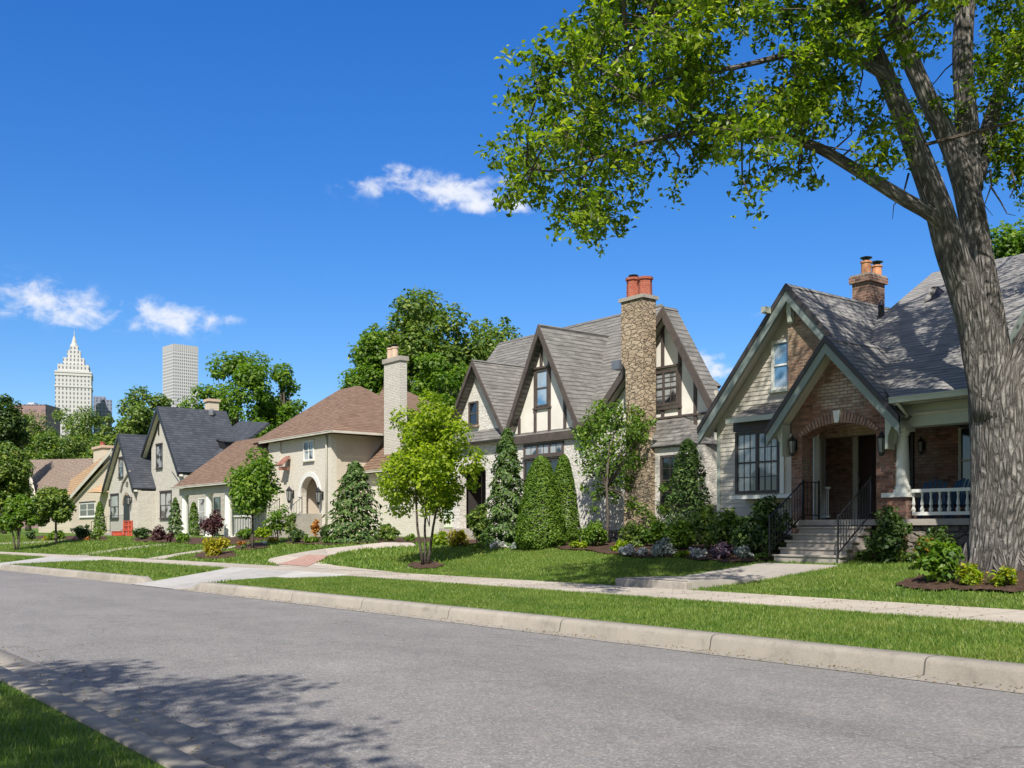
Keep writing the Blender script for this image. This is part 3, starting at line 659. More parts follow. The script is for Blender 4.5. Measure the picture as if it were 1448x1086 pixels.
def add_shrub(label, px, py, wpx, hpx, mat, leaf, cat='shrub', name='shrub', group=None, shape='round', dens=1., flowers=None, stem=False, seed=None, deep=.9, base=None):
    b = base or G(px, py); lim = front_limit(b.x)
    if b.y > lim:
        d = ray(px, py); k = lim/d[1]; b = Vector((d[0]*k, lim, gr(d[0]*k, lim)))
    t = tof(b); s = t/FX; w = wpx*s; h = max(.12, EYE+(HY-(py-hpx))*s-b.z); b.z -= .02
    rng = np.random.RandomState(seed if seed is not None else int(px*7+py*3) % 9999)
    T = Thing(name, b, label, cat, group)
    area = w*h*2.2; n = int(min(42000, dens*area/(leaf*leaf*.5)*3.2))
    if shape == 'round':
        nc = 26; per = n//nc
        P, O, C = crown((b.x, b.y, b.z+h*.47), (w*.38, w*.38*deep, h*.40), nc, min(w, h)*.19, per, rng, low=-.75, shell=.55)
        P2 = b+Vector((0, 0, 0)); q = rng.normal(size=(n//5, 3)); q /= np.linalg.norm(q, axis=1)[:, None]
        q *= rng.uniform(.2, .9, (len(q), 1)); P2 = q*np.array([w*.42, w*.42*deep, h*.42])+np.array([b.x, b.y, b.z+h*.44])
        P = np.concatenate([P, P2]); O = np.concatenate([O, q])
    elif shape in ('cone', 'column', 'fir'):
        zz = rng.uniform(0, 1, n)**(1.35 if shape != 'column' else 1.05); th = rng.uniform(0, 2*np.pi, n)
        if shape == 'cone': r = w*.5*np.clip((1-zz)**.45, .03, 1)*np.clip(.80+zz*2.2, 0, 1)
        elif shape == 'column': r = w*.5*np.clip((1-zz)**.5, .04, 1)*np.clip(.7+zz*1.5, 0, 1)
        else: r = w*.5*np.clip(1-zz, .02, 1)**.55
        ph = rng.uniform(0, 6.28, 6)
        lump = 1 if shape == 'cone' and wpx > 40 else 0
        lump = lump+.04*np.sin(th*5+zz*17)+.03*np.sin(th*7-zz*31) if lump else 1+.09*np.sin(th*5+zz*17+ph[0])+.08*np.sin(th*3-zz*29+ph[1])+.06*np.sin(th*9+zz*41+ph[2])
        if shape == 'fir': lump += .22*np.sin(zz*42+2*np.sin(th*2+ph[3])+ph[4])+.14*np.sin(th*7+zz*11)
        rr = r*lump*(1-.5*rng.uniform(0, 1, n)**2.6)
        P = np.stack([b.x+rr*np.cos(th), b.y+rr*np.sin(th), b.z+h*(.01+.99*zz)-(.12*rr if shape == 'fir' else 0)], 1)
        O = np.stack([np.cos(th), np.sin(th), np.full(n, .5)], 1)
    P[:, 2] = np.maximum(P[:, 2], b.z+.03)
    if shape in ('cone', 'column', 'fir'):
        ax = O.copy(); ax[:, 2] = 1.1 if shape != 'fir' else .1
        leaf_obj('foliage', P, leaf, MT[mat], T.o, T.org, .15, .42, ax, outward=O, rng=rng)
    else: leaf_obj('foliage', P, leaf, MT[mat], T.o, T.org, .4, .55, outward=O, rng=rng)
    if flowers:
        fm, cnt, fs = flowers; k = rng.choice(len(P), cnt); q = P[k]+O[k]*.03; q[:, 2] += .02
        leaf_obj('blossom', q, fs, MT[fm], T.o, T.org, .8, .9, rng=rng)
    mb = MB()
    for k in range(4 if shape == 'round' else 1):
        a = k*1.7+px
        top = (b.x+math.cos(a)*w*.22*(shape == 'round'), b.y+math.sin(a)*w*.22*(shape == 'round'), b.z+h*(.55 if shape == 'round' else .9))
        mb.tube([(b.x+math.cos(a)*.04, b.y+math.sin(a)*.04, b.z-.03), ((b.x+top[0])/2, (b.y+top[1])/2, b.z+h*.3), top], [max(.012, w*.02), max(.01, w*.014), .006], 5)
    T.part('stem', mb, MT['bark2']); return T
def add_tree(label, cat, name, base, h, wid, mat, leaf, nc=40, per=300, trunk_h=.3, tr=None, cr=None, group=None, stems=1, seed=1, depth=1., low=-.6, shell=.5, cz=None, ry=None, lean=(0, 0)):
    rng = np.random.RandomState(seed); b = Vector(base); T = Thing(name, b, label, cat, group)
    tr = tr or h*.022; cr = cr or wid*.13
    top = b.z+h; bot = b.z+h*trunk_h; c = (b.x+lean[0], b.y+lean[1], (top+bot)/2+.0*h); rad = (wid*.5-cr*.5, (wid*.5-cr*.5)*depth, (top-bot)/2-cr*.35)
    P, O, C = crown(c, rad, nc, cr, per, rng, low, shell)
    leaf_obj('crown', P, leaf, MT[mat], T.o, T.org, .45, .6, outward=O, rng=rng)
    mb = MB(); order = sorted(C, key=lambda q: q[2])
    for k in range(stems):
        a = k*2.1+.5; sp = (.09*wid if stems > 1 else 0)
        p0 = Vector((b.x+.07*math.cos(a)*(stems > 1), b.y+.07*math.sin(a)*(stems > 1), b.z-.1))
        p1 = Vector((b.x+sp*math.cos(a), b.y+sp*math.sin(a), bot)); p2 = Vector((c[0]+2*sp*math.cos(a), c[1]+2*sp*math.sin(a), c[2]))
        mb.tube([p0, p0.lerp(p1, .5)+Vector((.02, 0, 0)), p1, p2, p2+Vector((0, 0, h*.2))], [tr*1.3, tr, tr*.85, tr*.55, tr*.2], 8, .08)
    T.part('trunk', mb, MT['bark2'])
    mb = MB()
    for q in C[::max(1, len(C)//22)]:
        q = Vector(q); s0 = Vector((c[0], c[1], bot+(c[2]-bot)*rng.uniform(0, .9))); m = s0.lerp(q, .5)+Vector((0, 0, -.05*h*rng.uniform(0, 1)))
        mb.tube([s0, m, q], [tr*.38, tr*.25, tr*.08], 5)
    T.part('branch', mb, MT['bark2']); return T

# ================================================================ HOUSE PIECES
def wbox(mb, F, u0, u1, n0, n1, z0, z1):
    pts = [F(u0, n0, z0), F(u1, n0, z0), F(u1, n0, z1), F(u0, n0, z1)]; o = Vector(F(u0, n1, z0))-Vector(F(u0, n0, z0)); mb.prism(pts, o)
def FY(y): return lambda u, n, z: (u, y-n, z)          # a wall that faces the street
def FXp(x): return lambda u, n, z: (x+n, u, z)         # a wall that faces up the street
def window(T, F, u0, u1, z0, z1, cols=1, units=1, frame='dkbrown', glass='glass', fw=.07, rows=(2, 1), sill='dkbrown', label=None, meet=True, mull=.022, head=None, proud=.06, grid='frame'):
    mb = MB(); fr = MT[frame]
    wbox(mb, F, u0, u0+fw, .0, proud, z0, z1); wbox(mb, F, u1-fw, u1, .0, proud, z0, z1)
    wbox(mb, F, u0+fw, u1-fw, .0, proud-.003, z1-fw, z1); wbox(mb, F, u0+fw, u1-fw, .0, proud-.003, z0, z0+fw)
    uw = (u1-u0-2*fw)/units; zm = (z0+z1)/2
    for i in range(units):
        a = u0+fw+i*uw; b = a+uw
        if i: wbox(mb, F, a-fw*.5, a+fw*.5, 0, proud-.006, z0+fw, z1-fw)
        a += fw*.5*(i > 0); b -= fw*.5*(i < units-1)
        if meet: wbox(mb, F, a, b, .012, proud-.018, zm-.025, zm+.025)
        for k, (lo, hi) in enumerate(((zm+.025, z1-fw), (z0+fw, zm-.025)) if meet else ((z0+fw, z1-fw),)):
            r = rows[k] if k < len(rows) else 1
            for q in range(1, r): z = lo+(hi-lo)*q/r; wbox(mb, F, a, b, .012, proud-.03, z-mull/2, z+mull/2)
            if r > 0 and (rows[k] > 1 or cols > 1) and rows[k] > 0:
                for q in range(1, cols): u = a+(b-a)*q/cols; wbox(mb, F, u-mull/2, u+mull/2, .012, proud-.031, lo, hi)
    fo = T.part('window', mb, fr, label=label)
    mb = MB()
    for i in range(units):
        a = u0+fw+i*uw; b = a+uw; mb.poly([F(a, .014, z0+fw), F(b, .014, z0+fw), F(b, .014, z1-fw), F(a, .014, z1-fw)])
    T.part('pane', mb, MT[glass], fo)
    if sill:
        mb = MB(); wbox(mb, F, u0-.06, u1+.06, .0, proud+.07, z0-.07, z0-.002); T.part('sill', mb, MT[sill], fo)
    if head:
        mb = MB(); wbox(mb, F, u0-.04, u1+.04, .0, proud+.03, z1+.002, z1+.12); T.part('lintel', mb, MT[head], fo)
    return fo
def gable(T, A, L, Rr, yb, th=.16, rmat='rf_grey', bmat='sage', bw=.26, bt=.05, name='roof', soffit=None, board=True, ybl=None, ridge_drop=0, two=False):
    """A, L, Rr: apex and the two eave ends (x, z) of the front rake, all at y = A[2]"""
    yf = A[2]; ybl = ybl or yb
    mb = MB()
    a0 = (A[0], yf, A[1]); a1 = (A[0], yb, A[1]-ridge_drop)
    mb.slab([a0, a1, (Rr[0], yb, Rr[1]), (Rr[0], yf, Rr[1])], th)
    mb.slab([a0, (L[0], yf, L[1]), (L[0], ybl, L[1]), (A[0], yb if ybl < yb or yb < 26 else ybl, A[1])], th)
    ro = T.part(name, mb, MT[rmat])
    if board:
        for s, E in ((-1, L), (1, Rr)):
            def bd(w, t, off, dz, m, nm):
                mb = MB(); d = w/max(.3, abs(math.cos(math.atan2(A[1]-E[1], abs(A[0]-E[0])))))
                mb.prism([(E[0], yf-t, E[1]-dz), (A[0], yf-t, A[1]-dz), (A[0], yf-t, A[1]-d-dz), (E[0], yf-t, E[1]-d-dz)], (0, t+off, 0)); return T.part(nm, mb, MT[m], ro)
            bd(bw, bt, .04, .02, bmat, 'bargeboard')
            if two: bd(bw*.4, bt+.03, .0, .0, two, 'bargeboard')
        if soffit:
            mb = MB()
            for E in (L, Rr):
                mb.prism([(E[0], yf+.05, E[1]-th*1.5), (A[0], yf+.05, A[1]-th*1.5), (A[0], yf+soffit, A[1]-th*1.5), (E[0], yf+soffit, E[1]-th*1.5)], (0, 0, -.02))
            T.part('soffit', mb, MT['cream'], ro)
    return ro
def clap(mb, poly, y, b=.125):
    zs = [p[1] for p in poly]; z = min(zs); top = max(zs)
    def span(z):
        xs = []
        for i in range(len(poly)):
            (x0, z0), (x1, z1) = poly[i], poly[(i+1) % len(poly)]
            if (z0 <= z < z1) or (z1 <= z < z0): xs.append(x0+(x1-x0)*(z-z0)/(z1-z0))
        return (min(xs), max(xs)) if len(xs) > 1 else None
    while z < top-.01:
        a = span(z+.001); c = span(min(z+b, top-.002))
        if a and c:
            mb.poly([(a[0], y-.022, z), (a[1], y-.022, z), (c[1], y-.003, z+b), (c[0], y-.003, z+b)])
            mb.poly([(a[0], y, z), (a[1], y, z), (a[1], y-.022, z), (a[0], y-.022, z)])
        z += b
def lamp(T, F, u, z, s=1., mat='iron'):
    mb = MB(); wbox(mb, F, u-.05*s, u+.05*s, 0, .02, z-.12*s, z+.12*s); wbox(mb, F, u-.015, u+.015, .02, .14*s, z+.08*s, z+.11*s)
    c = F(u, .14*s, z); mb.lathe(c[0], c[1], [(.01, z+.25*s), (.03*s, z+.2*s), (.10*s, z+.12*s), (.085*s, z+.10*s)], 8); mb.lathe(c[0], c[1], [(.03*s, z-.26*s), (.06*s, z-.2*s), (.06*s, z-.18*s)], 8)
    for k in range(4):
        a = k*math.pi/2+.78; mb.bar((c[0]+.055*s*math.cos(a), c[1]+.055*s*math.sin(a), z-.18*s), (c[0]+.085*s*math.cos(a), c[1]+.085*s*math.sin(a), z+.10*s), .014*s)
    l = T.part('wall_lantern', mb, MT[mat]); mb = MB(); mb.lathe(c[0], c[1], [(.045*s, z-.18*s), (.07*s, z+.10*s)], 8); T.part('lamp_glass', mb, MT['lampglass'], l); return l
def chimney_pots(T, ch, spots, z0, r, h, mat, cap='iron', sides=10):
    for i, (x, y, hh) in enumerate(spots):
        mb = MB(); mb.lathe(x, y, [(r, z0), (r*.93, z0+h*hh*.85), (r*1.12, z0+h*hh*.88), (r*1.12, z0+h*hh), (r*.7, z0+h*hh)], sides); p = T.part('chimney_pot', mb, MT[mat], ch)
        if cap:
            mb = MB(); zt = z0+h*hh+.002; mb.lathe(x, y, [(r*.7, zt), (r*.65, zt+.06)], sides); mb.lathe(x, y, [(r*1.15, zt+.09), (r*1.2, zt+.11), (r*.3, zt+.15)], sides)
            for k in range(4): a = k*1.57+.4; mb.bar((x+r*.6*math.cos(a), y+r*.6*math.sin(a), zt+.05), (x+r*.6*math.cos(a), y+r*.6*math.sin(a), zt+.1), .02)
            T.part('chimney_cap', mb, MT[cap], ch)
def baluster_rail(T, a, b, zb, h, mat, step=.14, name='railing', turned=True, post=.05):
    a = Vector(a); b = Vector(b); mb = MB(); L = (b-a).length; n = max(1, int(L/step)); up = Vector((0, 0, h))
    mb.bar(a+up, b+up, post*2.2, post); mb.bar(a+Vector((0, 0, .1)), b+Vector((0, 0, .1)), post*1.6, post)
    for i in range(n+1):
        p = a.lerp(b, i/n)
        if turned: mb.lathe(p.x, p.y, [(post*.45, p.z+.12), (post*.75, p.z+.2), (post*.3, p.z+.27), (post*.6, p.z+h*.5), (post*.3, p.z+h*.75), (post*.5, p.z+h-.02)], 6)
        else: mb.bar(p+Vector((0, 0, .1)), p+up, post*.4)
    return T.part(name, mb, MT[mat])
def iron_rail(T, pts, h=.95, step=.13, posts=True):
    mb = MB(); up = Vector((0, 0, h)); pts = [Vector(p) for p in pts]
    for a, b in zip(pts, pts[1:]):
        mb.bar(a+up, b+up, .034, .024); mb.bar(a+Vector((0, 0, .12)), b+Vector((0, 0, .12)), .025)
        n = max(1, int((b-a).length/step))
        for i in range(n+1): p = a.lerp(b, i/n); mb.bar(p+Vector((0, 0, .12)), p+up, .012)
    for p in pts: mb.bar(p, p+up+Vector((0, 0, .05)), .032)
    return T.part('handrail', mb, MT['iron'])
def gutter(T, a, b, mat, parent=None, r=.07):
    mb = MB(); a = Vector(a); b = Vector(b); mb.bar(a, b, r*2, r*1.6); mb.bar(a+Vector((0, -r*1.1, r*.8)), b+Vector((0, -r*1.1, r*.8)), .03); return T.part('gutter', mb, MT[mat], parent)

# ================================================================ 1: THE BRICK AND SIDING HOUSE
def arch_pts(x0, x1, zs, rise, n=10):
    """points of a segmental arch from (x1, zs) over to (x0, zs)"""
    c = (x1-x0)/2; r = (c*c+rise*rise)/(2*rise); cz = zs+rise-r; cx = (x0+x1)/2; a = math.asin(min(1, c/r))
    if rise > c: a = math.pi-a
    return [(cx+r*math.sin(a-2*a*i/n), cz+r*math.cos(a-2*a*i/n)) for i in range(n+1)]
T = Thing('brick_house', (-16, 22, .9), 'brick and pale clapboard house with arched brick entry and front porch behind the big tree', 'house')
wa = onY(1113, 401, 22.5); wL = onY(988, 605, 22.5); wR = Vector((2*wa.x-wL.x+.1, 0, wL.z)); sl = (wa.z-wL.z)/(wa.x-wL.x)
roof1 = gable(T, (wa.x, wa.z, 22.5), (wL.x, wL.z), (wR.x, wR.z), 27.9, rmat='rf_grey', bmat='sage', bw=.30, soffit=.5, two='dkbrown')
zr = lambda x: wa.z-sl*abs(x-wa.x)
XL = wL.x+.32; XB = onY(1115, 430, 22.75).x; WR = -14.1
mb = MB(); mb.xz([(XL, .6), (-17.1, .6), (-17.1, 4.3), (WR, 4.3), (WR, zr(WR)-.25), (wa.x, wa.z-.25), (XL, zr(XL)-.25)], 23.0, 23.2)
mb.box(-17.3, -17.1, 23.2, 24.2, .6, 5); mb.box(XL, XL+.2, 23.2, 28, .6, 4.6)
T.part('wall', mb, MT['siding'])
mb = MB(); clap(mb, [(XL, 1.5), (XB+.1, 1.5), (XB+.1, zr(XB)-.25), (XL, zr(XL)-.25)], 22.995)
T.part('clapboards', mb, MT['siding'])
mb = MB(); mb.box(XL-.03, XL+.09, 22.955, 23.1, .8, zr(XL)-.25); T.part('corner_board', mb, MT['trim'])
mb = MB(); mb.xz([(XB, 4.0), (WR-.2, 4.0), (WR-.2, zr(WR-.2)-.26), (wa.x+.02, wa.z-.27), (XB, zr(XB)-.27)], 22.72, 23.0); T.part('brick_wall', mb, MT['oldbrick'])
mb = MB(); mb.box(XL, -16.3, 22.93, 22.99, .7, 1.5); T.part('foundation', mb, MT['foundation'])
# sculpted knee brace under the peak and purlin end at its left
mb = MB(); ax, az = wa.x-.02, wa.z-.25
mb.xz([(ax-.12, az-.02), (ax+.12, az-.02), (ax+.10, az-.75), (ax-.08, az-.78)], 22.66, 22.73)
mb.prism([(ax-.06, 22.45, az), (ax-.06, 22.7, az), (ax-.06, 22.7, az-.8), (ax-.06, 22.62, az-.75), (ax-.06, 22.55, az-.3)], (.14, 0, 0)); T.part('brace', mb, MT['trim'])
mb = MB(); mb.bar((wa.x-.55, 22.2, zr(wa.x-.55)+.0), (wa.x-.55, 22.7, zr(wa.x-.55)-.02), .16); T.part('purlin_end', mb, MT['trim'])
# upper window
u0 = onY(1093, 484, 23).x; z1 = onY(1095, 483, 23).z; z0 = onY(1100, 552, 23).z
window(T, FY(22.98), u0, u0+.95, z0, z1, glass='glassb', frame='white', fw=.08, rows=(1, 1), sill='trim')
# box bay
b0 = onY(1040, 700, 22.4).x; b1 = -16.35; zb0 = onY(1043, 700, 22.4).z; zb1 = onY(1043, 612, 22.4).z
mb = MB(); mb.box(b0, b1, 22.42, 22.99, zb0-.02, zb1+.32)
bay = T.part('window_bay', mb, MT['siding'])
mb = MB(); mb.box(b0-.12, b1, 22.3, 22.99, zb0-.12, zb0-.021); T.part('sill', mb, MT['white'], bay)
mb = MB(); mb.box(b0-.05, b1, 22.36, 22.418, zb1+.02, zb1+.28); T.part('header', mb, MT['dkbrown'], bay)
mb = MB(); e0 = onY(1030, 598, 22.15)
mb.slab([(e0.x, 22.12, zb1+.36), (b1, 22.12, zb1+.36), (b1, 22.99, zb1+.80), (e0.x+.25, 22.99, zb1+.80)], .07); T.part('bay_roof', mb, MT['rf_tud'], bay)
mb = MB(); mb.box(e0.x-.03, b1, 22.06, 22.13, zb1+.24, zb1+.37); T.part('gutter', mb, MT['trim'], bay)
window(T, FY(22.41), b0+.02, b0+1.52, zb0+.02, zb1, units=2, cols=3, rows=(2, 2), fw=.085, glass='glassc', frame='dkbrown', sill=None)
mb = MB(); mb.box(b0+1.53, b0+1.66, 22.36, 22.41, zb0, zb1+.02); T.part('corner_board', mb, MT['white'], bay)
# entry gable
ea = onY(1168, 475, 20.95); eL = onY(1085, 603, 20.95); eR = onY(1273, 590, 20.95); eR.z = eL.z = (eR.z+eL.z)/2
gable(T, (ea.x, ea.z, 20.95), (eL.x, eL.z), (eR.x, eR.z), 24.6, rmat='rf_grey', bmat='sage', bw=.27, soffit=.5, two='dkbrown', name='entry_roof')
s1 = (ea.z-eL.z)/(ea.x-eL.x); s2 = (ea.z-eR.z)/(eR.x-ea.x); FL = 1.86
x0 = onY(1119, 650, 21.45).x; x1 = onY(1263, 650, 21.45).x; j0 = onY(1134, 650, 21.45).x; j1 = onY(1239, 650, 21.45).x
zs = 3.93; rise = .27
ap = arch_pts(j0, j1, zs, rise)
mb = MB(); mb.xz([(x0, .7), (j0, .7)]+ap[::-1]+[(j1, .7), (x1, .7), (x1, ea.z-s2*(x1-ea.x)-.26), (ea.x, ea.z-.26), (x0, ea.z-s1*(ea.x-x0)-.26)], 21.45, 21.9)
entry = T.part('entry_wall', mb, MT['redbrick'])
mb = MB(); o = arch_pts(j0-.10, j1+.10, zs+.05, rise+.20, 26); i_ = arch_pts(j0-.02, j1+.02, zs, rise+.005, 26)
for k in range(26):
    a, b, c, d = o[k], o[k+1], i_[k+1], i_[k]; e = .12
    f = lambda p, q, t: (p[0]+(q[0]-p[0])*t, p[1]+(q[1]-p[1])*t)
    mb.xz([f(a, b, e), f(a, b, 1-e), f(d, c, 1-e), f(d, c, e)], 21.405, 21.46)
T.part('arch', mb, MT['soldier'], entry)
kx = (j0+j1)/2+.02; mb = MB(); mb.xz([(kx-.07, zs+rise+.01), (kx+.05, zs+rise+.01), (kx+.09, zs+rise+.30), (kx-.11, zs+rise+.30)], 21.37, 21.46); T.part('keystone', mb, MT['white'], entry)
for xx, sg in ((x0, 1), (x1, -1)):     # curved knee braces under the eaves
    mb = MB(); zt = (eL.z+eR.z)/2-.1
    e = xx-sg*.22
    mb.xz([(xx-sg*.01, zt+.18), (xx-sg*.01, zt-.62), (xx-sg*.06, zt-.62), (xx-sg*.09, zt-.30), (xx-sg*.17, zt-.12), (xx-sg*.34, zt+.0), (xx-sg*.34, zt+.08)], 21.1, 21.42); T.part('brace', mb, MT['trim'], entry)
lamp(T, FY(21.45), onY(1119, 630, 21.3).x+.02, onY(1119, 630, 21.3).z, 1.05); lamp(T, FY(21.45), onY(1247, 628, 21.3).x, onY(1245, 630, 21.3).z+.05, 1.15)
# porch: floor, base, back wall, ceiling, door
mb = MB(); mb.box(x0-.1, -10.9, 21.40, 24.2, FL-.14, FL); T.part('porch_floor', mb, MT['step'])
mb = MB(); mb.box(x1+.01, -10.95, 21.5, 21.9, .5, FL-.141); mb.box(x0, x1, 21.95, 22.2, .5, FL-.141); T.part('foundation', mb, MT['foundation'])
mb = MB(); mb.box(-17.09, -10.9, 24.2, 24.45, .6, 4.9); back = T.part('back_wall', mb, MT['redbrick'])
mb = MB(); mb.box(x0+.05, x1, 21.91, 24.19, 4.28, 4.34); mb.box(x1, -10.9, 21.4, 24.19, 4.20, 4.26); T.part('porch_ceiling', mb, MT['cream'])
d0 = onY(1216, 650, 24.2).x; dz = 4.12
mb = MB(); mb.box(d0-.17, d0-.02, 24.12, 24.2, FL, dz+.14); mb.box(d0+1.0, d0+1.15, 24.12, 24.2, FL, dz+.14); mb.box(d0-.019, d0+.999, 24.12, 24.2, dz+.02, dz+.139)
fr = T.part('door_frame', mb, MT['cream'])
mb = MB(); mb.box(d0-.01, d0+.99, 24.15, 24.2, FL, dz)
for zz in (FL+.15, FL+.95): mb.box(d0+.12, d0+.45, 24.135, 24.15, zz, zz+.65); mb.box(d0+.53, d0+.86, 24.135, 24.15, zz, zz+.65)
do = T.part('front_door', mb, MT['door'])
mb = MB(); mb.tube([(d0+.07, 24.13, FL+.95), (d0+.07, 24.08, FL+1.0), (d0+.07, 24.08, FL+1.15), (d0+.07, 24.13, FL+1.2)], [.012]*4, 6); T.part('handle', mb, MT['metal'], do)
p = onY(1149, 650, 22.3); mb = MB(); mb.box(p.x-.10, p.x+.12, 22.2, 22.42, FL, 4.28); mb.box(p.x-.13, p.x+.15, 22.17, 22.45, FL, FL+.12); T.part('porch_post', mb, MT['white'])
baluster_rail(T, (p.x+.05, 22.9, FL), (p.x-.75, 23.6, FL), FL, .85, 'white', .16, turned=False)
c = onY(1269, 690, 21.45); cz0 = onY(1269, 697, 21.45).z
mb = MB(); mb.box(c.x-.30, c.x+.22, 21.42, 21.9, .6, cz0-.1); T.part('pier', mb, MT['redbrick'])
mb = MB(); mb.box(c.x-.36, c.x+.28, 21.36, 21.96, cz0-.099, cz0); mb.box(c.x-.2, c.x+.2, 21.46, 21.86, cz0, cz0+.08)
mb.lathe(c.x, 21.66, [(.19, cz0+.08), (.19, cz0+.14), (.165, cz0+.18), (.16, cz0+.5), (.125, 3.78), (.15, 3.80), (.15, 3.84), (.19, 3.88)], 20); mb.box(c.x-.2, c.x+.2, 21.46, 21.86, 3.88, 3.95)
T.part('porch_column', mb, MT['white'])
mb = MB(); mb.box(x1+.005, -6, 21.44, 21.88, 3.955, 4.46); T.part('porch_beam', mb, MT['trim'])
baluster_rail(T, (c.x+.3, 21.62, FL+.02), (-11.2, 21.62, FL+.02), FL, .62, 'white', .20, post=.075)
window(T, FY(24.19), onY(1275, 650, 24.2).x, onY(1293, 650, 24.2).x, 2.5, 4.12, frame='dkbrown', rows=(1, 1), sill='white')
window(T, FY(24.19), onY(1357, 650, 24.2).x, onY(1357, 650, 24.2).x+1.0, FL+.6, 4.16, frame='cream', rows=(1, 1), sill=None)
lamp(T, FY(24.2), onY(1306, 630, 24.2).x, 3.75, .9)
# main roof with its left rake, front eave and gutter
RZ, EZ, EY, RY = 9.25, 4.55, 20.8, 28.5
mz = lambda y: EZ+(RZ-EZ)*(y-EY)/(RY-EY)
mb = MB(); mb.slab([(x, y, mz(y)) for x, y in ((-12.95, EY), (-4, EY), (-4, RY), (-16.4, RY), (-16.4, 25.6), (-15.3, 23.45), (-14.1, 22.0))], .18)
mb.slab([(-16.4, RY, RZ), (-4, RY, RZ), (-4, 36, EZ), (-16.4, 36, EZ)], .18)
T.part('main_roof', mb, MT['rf_grey'])
mb = MB(); mb.prism([(-16.2, 24.2, .6), (-16.2, 36, .6), (-16.2, 35.8, EZ), (-16.2, RY, RZ-.3), (-16.2, 24.2, mz(24.2)-.3)], (.2, 0, 0)); mb.prism([(-4.6, 21.4, .6), (-4.6, 35.8, .6), (-4.6, 35.8, EZ-.2), (-4.6, RY, RZ-.3), (-4.6, 21.4, mz(21.4)-.3)], (.2, 0, 0)); mb.box(-5.8, -4.6, 21.15, 21.39, .6, 4.5); mb.box(-16, -4.6, 35.4, 35.6, .6, 4.5); T.part('side_wall', mb, MT['siding'])
gutter(T, (eR.x-.1, EY-.08, EZ-.06), (-9, EY-.08, EZ-.06), 'trim')
mb = MB(); mb.tube([(eR.x+.05, EY-.06, EZ-.1), (eR.x+.02, 21.2, EZ-.35), (x1+.12, 21.38, EZ-.5), (x1+.08, 21.40, 3.6)], [.04]*4, 8); T.part('downspout', mb, MT['trim'])
# right-hand gable beyond the trunk
gable(T, (-8.15, 9.3, 20.7), (-10.75, 4.6), (-5.55, 4.6), 28, rmat='rf_grey', bmat='sage', bw=.28, name='side_gable_roof', soffit=.45)
mb = MB(); mb.xz([(-10.5, .6), (-5.8, .6), (-5.8, 4.9), (-8.15, 8.9), (-10.5, 4.75)], 21.1, 21.3); mb.box(-10.5, -10.3, 21.3, 24.2, .6, 4.8); T.part('side_gable_wall', mb, MT['siding'])
mb = MB(); clap(mb, [(-10.5, 1.0), (-5.8, 1.0), (-5.8, 4.9), (-8.15, 8.9), (-10.5, 4.75)], 21.095); T.part('clapboards', mb, MT['siding'])
# chimney
cx0 = onY(1205, 400, 26.4).x; cx1 = onY(1229, 400, 26.4).x; cy1 = onX(1251, 400, cx1).y; ct = onY(1229, 392, 26.4).z
mb = MB(); mb.box(cx0, cx1, 26.4, cy1, 6.5, ct-.1); ch = T.part('chimney', mb, MT['chimbrick'])
mb = MB(); mb.box(cx0-.07, cx1+.07, 26.33, cy1+.07, ct-.099, ct+.08); T.part('corbel', mb, MT['chimbrick'], ch)
mb = MB(); mb.box(cx0-.05, cx1+.05, 26.35, cy1+.05, ct+.081, ct+.14); T.part('chimney_crown', mb, MT['step'], ch)
cm = (cx0+cx1)/2; chimney_pots(T, ch, [(cm+.0, 26.68, 1.), (cm+.05, 27.15, .85)], ct+.14, .15, .42, 'terra')
mb = MB(); q = onY(1246, 427, 25.8); mb.lathe(q.x, 25.8, [(.09, q.z-.5), (.08, q.z-.1), (.02, q.z+.06)], 10); T.part('roof_vent', mb, MT['iron'])
# roof vent cover near the peak
q = onY(1318, 400, 26.5); mb = MB(); mb.prism([(q.x-.12, 26.2, mz(26.2)+.01), (q.x+.12, 26.2, mz(26.2)+.01), (q.x+.12, 26.7, mz(26.7)+.01), (q.x, 26.5, mz(26.5)+.3)], (.12, .1, 0)); T.part('roof_vent', mb, MT['iron'])
HOUSE1 = T
# stone steps and their rails: one stair
S = Thing('front_steps', (-14.8, 20.7, .9), 'grey stone front steps with black iron handrails leading up to the arched brick entry', 'steps')
mb = MB(); NS = 6; X0, X1 = onY(1138, 740, 21.4).x, onY(1232, 740, 21.4).x-.02
for k in range(NS):
    zt = FL-.002-(k)*(FL-.86)/NS; y1 = 21.39-.24*k
    if k: mb.box(X0-.0, X1+.0, y1, y1+.25, .6, zt-.05); mb.box(X0-.04, X1+.04, y1-.03, y1+.24, zt-.049, zt)
S.part('tread', mb, MT['step'], bevel=.008)
ZS = lambda k: FL-k*(FL-.86)/NS
iron_rail(S, [(X0-.05, 21.38, FL), (X0-.05, 21.39-.24*5-.1, ZS(5.4)), ]); iron_rail(S, [(X0-.05, 22.05, FL), (X0-.05, 21.42, FL)])
iron_rail(S, [(X1+.02, 21.38, FL), (X1+.02, 21.39-.24*5-.1, ZS(5.4))])
